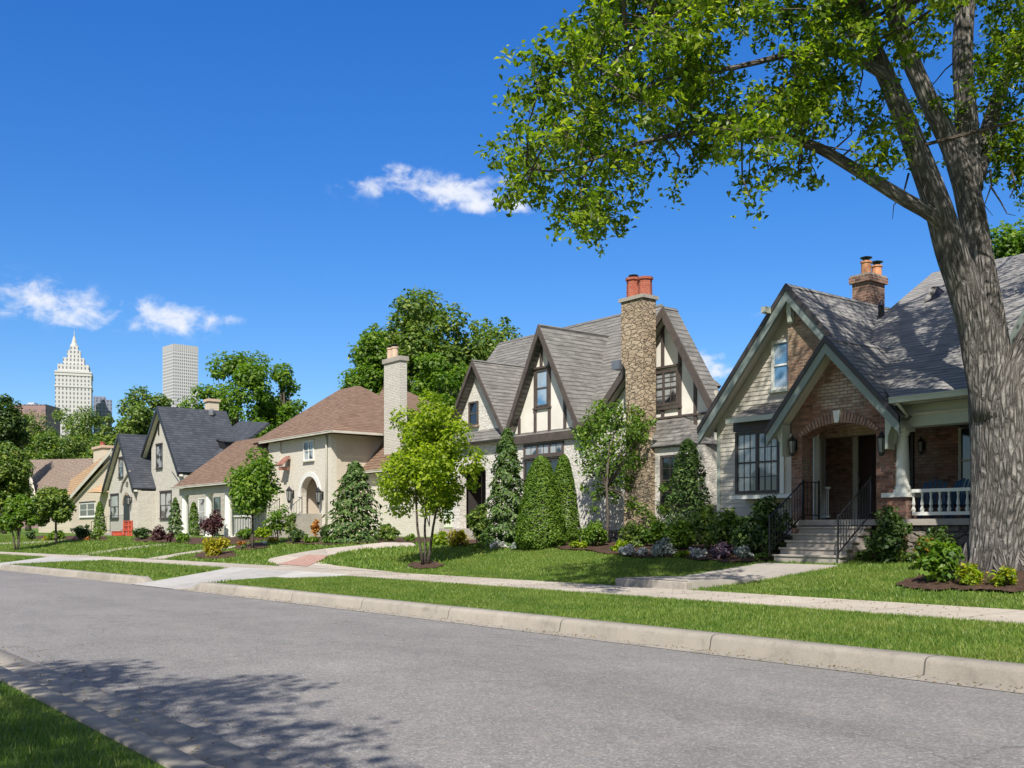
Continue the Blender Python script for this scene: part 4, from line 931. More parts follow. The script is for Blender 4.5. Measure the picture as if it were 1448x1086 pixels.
# two blue porch chairs
def porch_chair(x, y, lab, rz):
    C = Thing('porch_chair', (x, y, FL), lab, 'chair', 'blue chairs on the brick porch')
    ca, sa = math.cos(rz), math.sin(rz)
    def tr(mb):
        mb.v = [(x+(a-x)*ca-(b-y)*sa, y+(a-x)*sa+(b-y)*ca, c) for a, b, c in mb.v]; return mb
    for k in range(5):
        m = MB(); a = x-.22+k*.11; h = .62-.03*abs(k-2); m.prism([(a-.045, y+.18, FL+.34), (a+.045, y+.18, FL+.34), (a+.04, y+.42, FL+.34+h), (a-.04, y+.42, FL+.34+h)], (0, .02, 0)); C.part('back_slat', tr(m), MT['blue'])
    m = MB(); m.prism([(x-.27, y-.25, FL+.38), (x+.27, y-.25, FL+.38), (x+.27, y+.22, FL+.32), (x-.27, y+.22, FL+.32)], (0, 0, -.03)); C.part('seat', tr(m), MT['blue'])
    for s in (-1, 1):
        m = MB(); m.box(x+s*.32-.05, x+s*.32+.05, y-.3, y+.3, FL+.56, FL+.58); C.part('arm', tr(m), MT['blue'])
        m = MB(); m.box(x+s*.3-.03, x+s*.3+.03, y-.27, y-.2, FL, FL+.56); C.part('leg', tr(m), MT['blue']); m = MB(); m.box(x+s*.3-.03, x+s*.3+.03, y+.2, y+.27, FL, FL+.56); C.part('leg', tr(m), MT['blue'])
porch_chair(onY(1318, 690, 22.6).x, 22.6, 'blue slatted porch chair nearer the white column', .35); porch_chair(onY(1343, 690, 22.6).x, 22.6, 'blue slatted porch chair nearer the tree trunk', -.3)

# ================================================================ 2: THE TUDOR HOUSE
T = Thing('tudor_house', (-28, 25, 1.1), 'tudor style house with half timbered gables, brown grey roof and tall fieldstone chimney', 'house')
YW = 25.
A = onY(762, 458, 24.6); L = onY(717, 601, 24.6); Q = onY(821, 605, 24.6); ez = (L.z+Q.z)/2
gable(T, (A.x, A.z, 24.6), (L.x, L.z), (Q.x, Q.z), 28.7, rmat='rf_tud', bmat='brown', bw=.2, th=.13, name='centre_gable_roof', soffit=.4)
sL = (A.z-L.z)/(A.x-L.x); sR = (A.z-Q.z)/(Q.x-A.x); bz = onY(780, 615, YW).z+.05
xa = onY(722, 610, YW).x; xb = Q.x-.12
mb = MB(); mb.xz([(xa, bz), (xb, bz), (xb, A.z-sR*(xb-A.x)-.25), (A.x, A.z-.28), (xa, A.z-sL*(A.x-xa)-.25)], YW, YW+.2); T.part('stucco_gable', mb, MT['stucco'])
lx0 = onY(720, 650, YW).x; lx1 = onY(1003, 640, YW).x
mb = MB(); mb.xz([(lx0, .8), (lx1, .8), (lx1, bz-.02), (lx0, bz-.02)], YW+.02, YW+.25); mb.box(lx1-.25, lx1, YW+.25, 33, .8, bz); T.part('stone_wall', mb, MT['whitestone'])
mb = MB(); mb.box(lx0-.02, lx1+.02, YW-.06, YW+.02, .8, 1.62); T.part('foundation', mb, MT['foundation'])
def timber(pts):
    mb = MB()
    for (a, b, w) in pts:
        mb.bar((a[0], YW-.02, a[1]), (b[0], YW-.02, b[1]), w, .07)
    return mb
gx = lambda x: onY(x, 600, YW).x
ztop = lambda x: (A.z-.3-sL*(A.x-x)) if x < A.x else (A.z-.3-sR*(x-A.x))
wz1 = onY(765, 523, YW).z; wz0 = onY(765, 575, YW).z; w0, w1 = gx(757.5), gx(777.5)
pts = [((gx(x), bz), (gx(x), ztop(gx(x))), .13) for x in (735, 799.5)]+[((w0, bz), (w0, ztop(w0)), .13), ((w1, bz), (w1, ztop(w1)), .13), ((gx(766), wz1+.1), (gx(766), A.z-.5), .13)]
pts += [((w0-.1, wz1+.07), (w1+.1, wz1+.07), .18), ((w0-.1, wz0-.07), (w1+.1, wz0-.07), .12)]
T.part('timber_frame', timber(pts), MT['brown'])
mb = MB(); mb.box(xa-.05, xb+.15, YW-.14, YW-.0, bz-.28, bz+.02); T.part('beam', mb, MT['brown'])
window(T, FY(YW-.01), w0+.08, w1-.06, wz0, wz1, glass='glassb', rows=(1, 1), frame='brown', fw=.06, sill=None)
mb = MB(); mb.box(Q.x-.35, Q.x+.55, 24.5, 24.95, ez-.22, ez-.02); T.part('gutter_box', mb, MT['brown'])
# transom windows and the big dark window under them
t0, t1 = gx(741), gx(797); tz1 = onY(742, 629, YW).z; tz0 = onY(742, 647, YW).z
window(T, FY(YW+.02), t0, t1, tz0, tz1, units=3, cols=2, rows=(1,), meet=False, frame='brown', glass='glassc', sill='brown', fw=.09)
window(T, FY(YW+.02), t0, t1, tz0-1.75, tz0-.12, units=3, rows=(1, 1), frame='brown', fw=.08, sill='stone')
# right, asymmetric gable
C = onY(938, 433, 24.6); CL_ = onY(832, 598, 24.6); CR = onY(1009, 571, 24.6)
gable(T, (C.x, C.z, 24.6), (CL_.x, CL_.z), (CR.x, CR.z), 25.22, rmat='rf_tud', bmat='brown', bw=.24, th=.14, name='right_gable_roof', ybl=27.5, soffit=.4)
s3 = (C.z-CL_.z)/(C.x-CL_.x); s4 = (C.z-CR.z)/(CR.x-C.x)
zc = lambda x: C.z-.3-(s3*(C.x-x) if x < C.x else s4*(x-C.x))
ca_, cb_ = CL_.x+.35, CR.x-.3
mb = MB(); mb.xz([(ca_, bz-.02), (cb_, bz-.02), (cb_, zc(cb_)), (C.x, C.z-.3), (ca_, zc(ca_))], YW-.01, YW+.2); T.part('stucco_gable', mb, MT['stucco'])
v0, v1 = onY(923, 550, YW).x-.12, onY(961, 550, YW).x; vz1 = onY(940, 524, YW).z; vz0 = onY(940, 574, YW).z
pts = [((gx(938), vz1+.1), (gx(938), C.z-.5), .13), ((gx(938), bz), (gx(938), vz0-.1), .13), ((v1+.04, bz), (v1+.04, zc(v1)), .13), ((gx(984), bz-.3), (gx(984), zc(gx(984))), .12), ((gx(861), bz), (gx(861), zc(gx(861))), .12)]
pts += [((ca_+.1, bz+.08), (cb_-.1, bz+.08), .14)]
pts += [((v0-.3, vz1+.1), (v1+.12, vz1+.1), .2), ((v0-.3, vz0-.1), (v1+.12, vz0-.1), .16)]
T.part('timber_frame', timber(pts), MT['brown'])
window(T, FY(YW-.02), v0, v1, vz0, vz1, units=2, cols=2, rows=(3, 2), glass='glassc', frame='brown', fw=.09, sill=None)
mb = MB(); mb.bar((cb_+.1, YW-.05, ez+.5), (cb_+.1, YW-.05, 1.4), .09); T.part('downspout', mb, MT['cream'])
# bay with hipped roof
h = [onY(930, 592, 25.0), onY(970, 591, 25.0)]; e = [onY(915, 630, 24.0), onY(982, 629, 24.0)]; ezz = (e[0].z+e[1].z)/2; hz = h[0].z
bk = Vector((e[1].x+.35, 25.0, ezz))
mb = MB(); P = [(h[0].x, 25, hz), (h[1].x-.1, 25, hz), (e[1].x, 24, ezz), (e[0].x, 24, ezz)]
mb.slab(P, .06); mb.slab([(h[1].x-.1, 25, hz), (bk.x, 25, ezz), (e[1].x, 24, ezz)], .06); bayr = T.part('bay_roof', mb, MT['rf_tud'])
mb = MB(); mb.box(e[0].x+.1, e[1].x+.1, 24.15, 24.99, .9, ezz-.05); bb = T.part('window_bay', mb, MT['whitestone'])
window(T, FY(24.14), e[0].x+.5, e[1].x, 2.4, ezz-.3, units=2, cols=2, rows=(2, 2), frame='brown', sill='brown', fw=.08)
# stone chimney
CY = 23.95
pt = lambda x, y: (onY(x, y, CY).x, onY(x, y, CY).z)
cr = pt(909, 420)[0]; zt = pt(895, 424)[1]
mb = MB(); mb.xz([(pt(880, 745)[0], .9), (pt(920, 745)[0], .9), (pt(920, 640)[0], pt(918, 640)[1]), (cr, pt(912, 612)[1]), (cr, zt), (pt(878, 424)[0], zt), (pt(878, 512)[0], pt(878, 512)[1]), (pt(884, 522)[0], pt(884, 522)[1]), (pt(885, 640)[0], pt(886, 640)[1])], CY, CY+.62)
ch = T.part('chimney', mb, MT['stone'], bevel=.02)
mb = MB(); mb.box(pt(878, 420)[0]-.06, cr+.06, CY-.06, CY+.68, zt+.002, zt+.12); T.part('chimney_crown', mb, MT['step'], ch)
cm = pt(890, 400)[0]; ph = onY(895, 390, CY).z-zt-.12
mb = MB(); x_ = pt(878, 400)[0]
chimney_pots(T, ch, [(x_+.33, CY+.26, 1.), (x_+.80, CY+.34, .92)], zt+.12, .24, ph, 'redpot', cap=None, sides=8)
for i, (x, y, hh) in enumerate([(x_+.33, CY+.26, 1.), ]):
    mb = MB(); z = zt+.12+ph; mb.lathe(x, y, [(.12, z), (.12, z+.06), (.17, z+.07), (.17, z+.10), (.05, z+.13)], 8); T.part('chimney_cap', mb, MT['iron'], ch)
mb = MB(); q = onY(882, 512, 24.65); mb.box(q.x-.35, q.x+.05, 24.4, 24.9, q.z-.25, q.z+.05); T.part('flashing', mb, MT['metal'], ch)
# main roof behind
r0 = onY(706, 479, 29); r1 = onY(936, 436, 29); rz = (r0.z+r1.z)/2; es = 5.3; ey = 24.9
mb = MB(); mb.slab([(r0.x, ey, es), (CL_.x+.2, ey, es), (-26.3, 27.0, 8.0), (r1.x, 29, rz), (r0.x, 29, rz)], .16)
mb.slab([(r0.x, 29, rz), (r1.x, 29, rz), (r1.x, 34, es), (r0.x, 34, es)], .16)
T.part('main_roof', mb, MT['rf_tud'])
a, b = onY(968, 500, 30.5), onY(1020, 545, 30.5)
mb = MB(); mb.slab([a, b, (b.x-.2, 28.2, b.z-.35), (a.x, 28.2, a.z-.9)], .14); mb.box(a.x, b.x-.6, 28.4, 30.4, 3, b.z-.5); T.part('rear_roof', mb, MT['rf_tud'])
# left brick gable with the entry
A2 = onY(668, 508, 24.9); L2 = onY(632, 590, 24.9); Q2 = onY(716, 616, 24.9); sq = (A2.z-Q2.z)/(Q2.x-A2.x); L2 = Vector((A2.x-2.3, 0, A2.z-sq*2.3))
gable(T, (A2.x, A2.z, 24.9), (L2.x, L2.z), (Q2.x, Q2.z), 29, rmat='rf_tud', bmat='brown', bw=.15, th=.12, name='left_gable_roof')
p0, p1 = onY(650, 655, 25.3).x, onY(687, 655, 25.3).x; pz = onY(670, 655, 25.3).z
za = lambda x: A2.z-.22-sq*abs(x-A2.x)
xl, xr = L2.x+.25, Q2.x-.05
ar = arch_pts(p0, p1, pz-.35, .35, 8)
mb = MB(); mb.xz([(xl, .8), (p0, .8)]+ar[::-1]+[(p1, .8), (xr, .8), (xr, za(xr)), (A2.x, za(A2.x)), (xl, za(xl))], 25.3, 25.65); T.part('entry_gable_wall', mb, MT['whitestone'])
mb = MB(); mb.box(p0-.3, p1+.3, 26.7, 26.8, .8, 5); mb.box(p0-.35, p0-.3, 25.66, 26.69, .8, 5); mb.box(p1+.3, p1+.35, 25.66, 26.69, .8, 5); mb.box(p0-.3, p1+.3, 25.66, 26.69, 5.0, 5.05); T.part('porch_recess', mb, MT['dkbrown'])
mb = MB(); mb.box(p0+.4, p1-.3, 26.6, 26.69, 1.7, 3.9); T.part('front_door', mb, MT['door'])
mb = MB(); mb.box(p0-.4, p1+.4, 24.5, 26.6, .8, 1.68); mb.box(p0-.2, p1+.2, 24.1, 24.49, .8, 1.4); T.part('porch_step', mb, MT['step'])
window(T, FY(25.29), onY(664, 585, 25.3).x, onY(677, 585, 25.3).x, onY(670, 602, 25.3).z, onY(670, 568, 25.3).z, frame='brown', rows=(1, 1), sill='stone')
mb = MB(); q = onY(668, 534, 25.3); mb.box(q.x-.07, q.x+.07, 25.24, 25.3, q.z-.25, q.z+.25); T.part('gable_slit', mb, MT['stone'])

# ================================================================ 3: THE CREAM HOUSE WITH THE RED-BROWN ROOF
T = Thing('cream_house', (-53, 28, 1.1), 'cream painted brick house with red brown hipped roof, tall pale chimney and arched entry', 'house')
YB = 27.
FLp = onY(357, 623, YB-.4); FRp = onY(469, 612, YB-.4); RL = onY(479, 550, 31.5); RRp = onY(504, 547, 31.5)
ez = (FLp.z+FRp.z)/2-.02; rz = (RL.z+RRp.z)/2
xw0 = onY(398, 640, YB).x; xw1 = onY(468, 640, YB).x
yb_ = onX(521, 620, xw1).y
mb = MB(); mb.slab([(FLp.x, YB-.4, ez), (FRp.x, YB-.4, ez), (RRp.x, 31.5, rz), (RL.x, 31.5, rz)], .14)
mb.slab([(FRp.x, YB-.4, ez), (FRp.x, 36, ez), (RRp.x, 31.8, rz), (RRp.x, 31.5, rz)], .14)
mb.slab([(FLp.x, YB-.4, ez), (FLp.x, 36, ez), (RL.x, 31.8, rz), (RL.x, 31.5, rz)], .14)
T.part('roof', mb, MT['rf_brown'])
gutter(T, (FLp.x+1.2, YB-.45, ez-.06), (FRp.x+.05, YB-.45, ez-.06), 'cream'); gutter(T, (FRp.x+.08, YB-.4, ez-.06), (FRp.x+.08, yb_+.4, ez-.06), 'cream')
# bay walls with the arched entry
q0, q1 = onY(425.5, 700, YB).x, onY(451, 700, YB).x; at = onY(438, 674, YB).z; rr = (q1-q0)/2
ar = arch_pts(q0, q1, at-rr, rr*.999, 14); fl = 2.55
mb = MB(); mb.xz([(xw0, .8), (q0, .8)]+ar[::-1]+[(q1, .8), (xw1, .8), (xw1, ez-.1), (xw0, ez-.1)], YB, YB+.35); T.part('entry_wall', mb, MT['creambrick'])
mb = MB(); mb.box(xw1-.3, xw1, YB+.35, 33, .8, ez-.1); T.part('side_wall', mb, MT['stucco2'])
o = arch_pts(q0-.28, q1+.28, at-rr, rr+.28, 20); i_ = arch_pts(q0-.01, q1+.01, at-rr, rr+.01, 20)
mb = MB()
for k in range(20): mb.xz([o[k], o[k+1], i_[k+1], i_[k]], YB-.05, YB+.02)
T.part('arch_surround', mb, MT['white'])
mb = MB(); mb.box(q0-.2, q1+.2, YB+1.6, YB+1.7, 1, 5.6); mb.box(q0-.25, q0-.2, YB+.36, YB+1.6, 1, 5.6); mb.box(q1+.2, q1+.25, YB+.36, YB+1.6, 1, 5.6); mb.box(q0-.25, q1+.25, YB+.36, YB+1.6, at+.3, at+.35); T.part('porch_recess', mb, MT['stucco2'])
mb = MB(); mb.box(onY(437, 700, YB+1.55).x, onY(452, 700, YB+1.55).x, YB+1.5, YB+1.59, fl, at-.35); T.part('front_door', mb, MT['dkbrown'])
mb = MB(); mb.box(q0-.4, q1+.4, YB-1.2, YB+1.59, .9, fl-.01)
for k in range(7): mb.box(q0-.3, q1+.3, YB-1.2-.28*(k+1), YB-1.2-.28*k, .8, fl-.02-(k+1)*.2)
T.part('entry_steps', mb, MT['step'])
mb_ = iron_rail(T, [(q1+.3, YB-1.2, fl), (q1+.3, YB-3.0, fl-1.4)], .9, .2); iron_rail(T, [(q0-.3, YB-1.2, fl), (q0-.3, YB-3.0, fl-1.4)], .9, .2)
lamp(T, FY(YB), onY(415, 700, YB).x, onY(415, 699, YB).z, 2.0); lamp(T, FY(YB), onY(456.5, 700, YB).x, onY(456, 701, YB).z, 2.0)
window(T, FY(YB-.005), onY(430, 640, YB).x, onY(444.5, 640, YB).x, onY(440, 651, YB).z, onY(430, 624, YB).z, units=2, cols=1, rows=(1, 1), frame='white', glass='glassc', sill='cream', fw=.08)
mb = MB(); mb.tube([(xw1-.45, YB-.1, ez-.1), (xw1-.4, YB-.08, ez-.5), (xw1-.4, YB-.08, 1.2)], [.06]*3, 8); T.part('downspout', mb, MT['cream'])
# the sweeping flare wall at the bay's left with its little copper hood
f0 = onY(373, 650, YB-.2); f1 = onY(385, 622, YB-.2)
mb = MB(); mb.xz([(f0.x-.2, .8), (xw0-.01, .8), (xw0-.01, ez-.12), (f1.x, ez-.12), ((f0.x+f1.x)/2, f0.z+1.1), (f0.x+.1, f0.z+.15), (f0.x-.2, f0.z-.3)], YB-.1, YB+.2); T.part('flare_wall', mb, MT['creambrick'])
hd = onY(393, 658, YB-.5); he = onY(403, 658, YB-.5)
mb = MB(); mb.prism([(hd.x, YB-.7, hd.z), (he.x, YB-.7, hd.z), (he.x-.2, YB-.12, hd.z+.55), (hd.x+.2, YB-.12, hd.z+.55)], (0, .05, -.08)); mb.box(hd.x+.3, he.x-.3, YB-.6, YB-.12, hd.z-.3, hd.z-.1); T.part('window_hood', mb, MT['copper'])
# main block to the right of the bay
YM = 29.2; me0 = onY(476, 668, YM-.4); me1x = onY(600, 668, YM).x; mz0 = onY(520, 666, YM-.4).z
rt0 = onY(542, 548, 34); rt1 = onY(556, 556, 34)
mb = MB(); mb.slab([(me0.x-.6, YM-.4, mz0), (me1x+1.8, YM-.4, mz0), (rt1.x, 34, rt0.z), (RRp.x-1, 34, rt0.z)], .15)
mb.slab([(me1x+1.8, YM-.4, mz0), (me1x+1.8, 38, mz0), (rt1.x, 34.2, rt0.z), (rt1.x, 34, rt0.z)], .15); mb.slab([(RRp.x-1, 34, rt0.z), (rt1.x, 34, rt0.z), (rt1.x, 38, mz0), (RRp.x-1, 38, mz0)], .15)
T.part('main_roof', mb, MT['rf_brown'])
gutter(T, (me0.x-.3, YM-.45, mz0-.06), (me1x+1.8, YM-.45, mz0-.06), 'cream')
mb = MB(); mb.box(xw1+.01, me1x+1.4, YM, YM+.3, .8, mz0-.12); T.part('wall', mb, MT['creambrick'])
window(T, FY(YM-.005), onY(552, 700, YM).x, onY(572, 700, YM).x, 3.0, 4.6, units=2, rows=(2, 1), frame='cream', sill='white')
# tall painted chimney
YC = 29.6; a = onY(543, 560, YC); b = onY(566, 560, YC); bt = onX(575.5, 560, b.x).y; tz = onY(550, 507, YC).z
mb = MB(); mb.box(a.x, b.x, YC, bt, 4, tz-.25); ch = T.part('chimney', mb, MT['whitebrick'])
mb = MB(); mb.box(a.x-.08, b.x+.08, YC-.08, bt+.08, tz-.249, tz); T.part('chimney_crown', mb, MT['step'], ch)
chimney_pots(T, ch, [(a.x+.35, (YC+bt)/2, 1.), (a.x+.82, (YC+bt)/2, 1.)], tz+.002, .2, .62, 'buff')
# porch wing sweeping down at the left
YP = 24.; g0 = onY(243, 688, YP-.3); g1 = onY(324, 683, YP-.3); gz = (g0.z+g1.z)/2; k0 = onY(333, 622, 28.5); k1 = onY(361, 622, 28.5); kz = (k0.z+k1.z)/2
mb = MB(); mb.slab([(g0.x, YP-.3, gz), (g1.x+.8, YP-.3, gz), (f0.x+.5, YB-.2, (kz-gz)*(YB-YP+.1)/(28.5-YP+.3)+gz), (k1.x+3, 28.5, kz), (k0.x, 28.5, kz)], .14)
mb.slab([(g0.x, YP-.3, gz), (g0.x, 33, gz), (k0.x, 28.7, kz), (k0.x, 28.5, kz)], .14); T.part('porch_roof', mb, MT['rf_brown'])
mb = MB(); mb.slab([(k1.x-.1, 28.6, kz-.1), (FLp.x+.3, YB-.3, ez), (RL.x, 31.5, rz)], .14); T.part('sweep_roof', mb, MT['rf_brown'])
gutter(T, (g0.x, YP-.35, gz-.06), (g1.x+.8, YP-.35, gz-.06), 'cream')
mb = MB(); mb.box(g0.x+.4, g1.x+.5, YP+.05, YP+.35, gz-.55, gz-.12); T.part('porch_beam', mb, MT['cream'])
for x in (262, 296, 323):
    c = onY(x, 700, YP+.2); mb = MB(); mb.box(c.x-.28, c.x+.28, YP-.08, YP+.48, .8, 1.25)
    mb.lathe(c.x, YP+.2, [(.27, 1.25), (.25, 1.4), (.2, gz-.65), (.26, gz-.6), (.26, gz-.551)], 12); T.part('porch_column', mb, MT['white'])
yw = 27.3; mb = MB(); mb.box(g0.x+.5, FLp.x+2.5, yw, yw+.2, .8, 6.3); T.part('porch_wall', mb, MT['creambrick'])
mb = MB(); mb.box(g0.x+.6, g1.x+1, YP, yw, .8, 1.2); T.part('porch_floor', mb, MT['step'])
for x0_, x1_ in ((281, 291), (303, 312)): window(T, FY(yw-.005), onY(x0_, 700, yw).x, onY(x1_, 700, yw).x, 1.9, 3.9, frame='white', rows=(1, 1), glass='glassc', sill='white')
baluster_rail(T, (onY(328, 740, YP+.6).x, YP+.6, 1.2), (onY(352, 740, YP+.6).x+.3, YP+.6, 1.2), 1.2, 1.25, 'white', .22, turned=False, post=.08)
mb = MB(); c = onY(258, 750, YP-.8)
for k in range(4): mb.box(onY(250, 750, YP).x, onY(296, 750, YP).x, YP-.3*(k+1), YP-.3*k-.01, .75, 1.18-.1*(k+1))
T.part('porch_steps', mb, MT['step'])

# ================================================================ 4: THE HOUSE WITH THE SLATE ROOF
T = Thing('slate_roof_house', (-76, 26, 1.), 'cream brick cottage with two steep front gables under a dark slate roof', 'house')
Y1 = 24.7; a = onY(167, 613, Y1); l = onY(144.5, 692, Y1); r = onY(188, 690, Y1)
gable(T, (a.x, a.z, Y1), (l.x, l.z), (r.x, r.z), 29.5, rmat='rf_slate', bmat='iron', bw=.22, th=.16, name='small_gable_roof', soffit=.35)
s1 = (a.z-l.z)/(a.x-l.x); s2 = (a.z-r.z)/(r.x-a.x); yw = 25.1; xl, xr = l.x+.35, r.x-.1
zz = lambda x: a.z-.3-(s1*(a.x-x) if x < a.x else s2*(x-a.x))
mb = MB(); mb.xz([(xl, .7), (xr, .7), (xr, zz(xr)), (a.x, zz(a.x)), (xl, zz(xl))], yw, yw+.25); mb.box(xr-.25, xr, yw+.25, 27, .7, r.z-.2); T.part('wall', mb, MT['whitebrick'])
gg = lambda x, Y: onY(x, 650, Y).x; hz_ = lambda y, x, Y: onY(x, y, Y).z
window(T, FY(yw), gg(168.5, yw), gg(174.5, yw), hz_(675, 171, yw), hz_(648, 171, yw), frame='dkbrown', rows=(1, 1), head='dkbrown', glass='glassc')
window(T, FY(yw), gg(157, yw), gg(168, yw), hz_(733, 162, yw), hz_(700, 162, yw), frame='dkbrown', units=1, rows=(1, 1), head='dkbrown', glass='glassc')
# pointed entry with its sweeping left side
ya = 24.85; e0 = onY(180, 667, ya-.2); pts = [(onY(170, 700, ya).x, .8), (onY(188, 700, ya).x, .8), (onY(188, 692, ya).x, hz_(694, 188, ya)), (e0.x, e0.z), (onY(175, 680, ya).x, hz_(682, 175, ya)), (onY(171.5, 690, ya).x, hz_(697, 171, ya))]
mb = MB(); mb.xz(pts, ya, yw-.002); ent = T.part('entry_gable', mb, MT['whitebrick'])
mb = MB()
for p, q in zip(pts[2:], pts[3:]): mb.bar((p[0], ya-.06, p[1]+.05), (q[0], ya-.06, q[1]+.05), .14, .18)
T.part('coping', mb, MT['step'], ent)
d0, d1 = gg(175.2, ya), gg(183.5, ya); dt = hz_(700, 180, ya); rr = (d1-d0)/2
ar = arch_pts(d0, d1, dt-rr, rr*.999, 12); mb = MB(); mb.xz([(d0, 1.3)]+ar[::-1]+[(d1, 1.3)], ya-.03, ya-.002); T.part('front_door', mb, MT['iron'], ent)
o = arch_pts(d0-.2, d1+.2, dt-rr, rr+.2, 14); i_ = arch_pts(d0, d1, dt-rr, rr, 14); mb = MB()
for k in range(14): mb.xz([o[k], o[k+1], i_[k+1], i_[k]], ya-.07, ya-.001)
T.part('arch', mb, MT['stone'], ent)
mb = MB(); mb.box(gg(180, ya)-.25, gg(180, ya)+.25, ya-.04, ya, hz_(688, 180, ya), hz_(681, 180, ya)); T.part('stone_plaque', mb, MT['foundation'], ent)
lamp(T, FY(ya), gg(186.3, ya), hz_(707, 186, ya), 1.8)
mb = MB(); wbox(mb, FY(yw), gg(155, yw)-.1, gg(155, yw)+.1, 0, .05, hz_(716, 155, yw), hz_(706, 155, yw)); T.part('mailbox', mb, MT['iron'])
# large gable
Y2 = 26.; a = onY(222, 574, Y2); l = onY(202, 636, Y2); r = onY(252, 667, Y2)
s1 = (a.z-l.z)/(a.x-l.x); s2 = (a.z-r.z)/(r.x-a.x); l = Vector((a.x-3.6, 0, a.z-s1*3.6))
ye = onX(320, 579, a.x).y
gable(T, (a.x, a.z, Y2), (l.x, l.z), (r.x, r.z), ye, rmat='rf_slate', bmat='iron', bw=.24, th=.2, name='large_gable_roof', soffit=.35, ybl=30)
yw = 26.45; xl, xr = l.x+1.0, r.x-.15; zz = lambda x: a.z-.35-(s1*(a.x-x) if x < a.x else s2*(x-a.x))
mb = MB(); mb.xz([(xl, .7), (xr, .7), (xr, zz(xr)), (a.x, zz(a.x)), (xl, zz(xl))], yw, yw+.25); mb.box(xr-.25, xr, yw+.25, ye, .7, r.z-.2); T.part('wall', mb, MT['whitebrick'])
window(T, FY(yw), gg(221.5, yw), gg(230, yw), hz_(662, 226, yw), hz_(629, 226, yw), frame='dkbrown', rows=(1, 1), head='dkbrown', glass='glassc')
window(T, FY(yw), gg(202.5, yw), gg(211.5, yw), hz_(731, 207, yw), hz_(701, 207, yw), frame='dkbrown', rows=(1, 1), sill='dkbrown')
window(T, FY(yw), gg(227, yw), gg(243, yw), hz_(733, 235, yw), hz_(696, 235, yw), frame='dkbrown', units=2, rows=(1, 1), head='dkbrown', glass='glassc')
mb = MB(); q = gg(196.5, yw-.9); mb.bar((q, yw-1.0, 4.7), (q, yw-1.0, .9), .1); T.part('downspout', mb, MT['iron'])
mb = MB(); mb.box(gg(199, yw), gg(219, yw), yw-.08, yw-.002, hz_(741, 207, yw), hz_(739, 207, yw)); T.part('water_table', mb, MT['step'])
mb = MB(); mb.box(gg(225, yw)-.07, gg(225, yw)+.07, yw-.07, yw, a.z-2.1, a.z-1.3); T.part('gable_slit', mb, MT['iron'])
# rear wing, dormer, chimney, vent
rr0 = onX(320, 580, a.x); rw = onY(389, 598, ye+2)
mb = MB(); mb.slab([(a.x-1, ye+1.5, a.z-.6), (rw.x, ye+1.5, rw.z), (rw.x, ye-5, rw.z-5.2), (a.x+2, ye-5, a.z-5)], .18); T.part('rear_roof', mb, MT['rf_slate'])
f = .52; q = lambda t_, yy: Vector((a.x+(r.x-a.x)*t_, yy, a.z+(r.z-a.z)*t_))
dy0 = onX(306, 630, q(f, 0).x).y; d_ = q(f, dy0)
mb = MB(); mb.prism([(d_.x-.3, dy0, d_.z+.2), (d_.x+1.5, dy0, d_.z-.1), (d_.x+1.5, dy0+2.6, d_.z-.1), (d_.x-.3, dy0+2.6, d_.z+.2)], (0, 0, .12)); dm = T.part('dormer', mb, MT['rf_slate'])
mb = MB(); mb.prism([(d_.x-.2, dy0+.1, d_.z+.15), (d_.x+1.35, dy0+.1, d_.z-.12), (d_.x+1.35, dy0+.1, d_.z-2.2)], (0, 2.4, 0)); T.part('dormer_wall', mb, MT['iron'], dm)
cy = onX(302, 570, a.x-.2).y; c0 = onX(295, 570, a.x-.2); c1 = onX(309, 570, a.x-.2); tz = onX(302, 568, a.x-.2).z
mb = MB(); mb.box(a.x-1.0, a.x-.1, c0.y, c1.y, a.z-1, tz); ch = T.part('chimney', mb, MT['tanwall']); mb = MB(); mb.box(a.x-1.1, a.x, c0.y-.1, c1.y+.1, tz+.001, tz+.2); T.part('chimney_crown', mb, MT['buff'], ch)
mb = MB(); mb.lathe(q(.07, 0).x, onX(299, 583, q(.07, 0).x).y, [(.25, q(.07, 0).z-.1), (.25, q(.07, 0).z+.25), (.12, q(.07, 0).z+.4)], 10); T.part('roof_vent', mb, MT['metal'])
# steps with iron rail
mb = MB(); x0, x1 = gg(152, ya-1), gg(187, ya-1)
for k in range(4): mb.box(x0+.3*k*0, x1, ya-.9-.35*(k+1), ya-.9-.35*k-.003, .7, 1.55-.16*(k+1))
mb.box(x0, x1, ya-.9, ya-.003, .7, 1.5); T.part('entry_steps', mb, MT['step'])
iron_rail(T, [(x0, ya-.8, 1.5), (gg(171, ya-1), ya-.8, 1.5)], 1.25, .25); iron_rail(T, [(x0, ya-.8, 1.5), (x0, ya-2.2, 1.0)], 1.25, .25)
# orange safety barrier at the foot of the door
B = Thing('safety_barrier', (gg(180, 22.8), 22.8, 1.), 'orange red plastic mesh barrier standing before the arched door of the slate roofed cottage', 'barrier')
mb = MB(); x0, x1 = onY(175.5, 740, 23.2).x, onY(186.5, 740, 23.2).x; zb, zt = onY(180, 757, 23.2).z, onY(180, 737, 23.2).z
for k in range(6): x = x0+(x1-x0)*k/5; mb.box(x-.035, x+.035, 23.17, 23.23, zb, zt)
for k in range(4): z = zb+(zt-zb)*k/3; mb.box(x0, x1, 23.14, 23.168, z-.035, z+.035)
B.part('mesh_panel', mb, MT['orange'])
for x in (x0, x1, x0+1.1): mb = MB(); mb.lathe(x, 23.2, [(.16, .9), (.1, 1.0), (.07, zt+.05)], 8); B.part('post', mb, MT['orange'])
B = Thing('road_barrel', (onY(165.5, 760, 22.6).x, 22.6, gr(-74, 22.6)), 'squat orange red box standing left of the plastic mesh barrier', 'barrier')
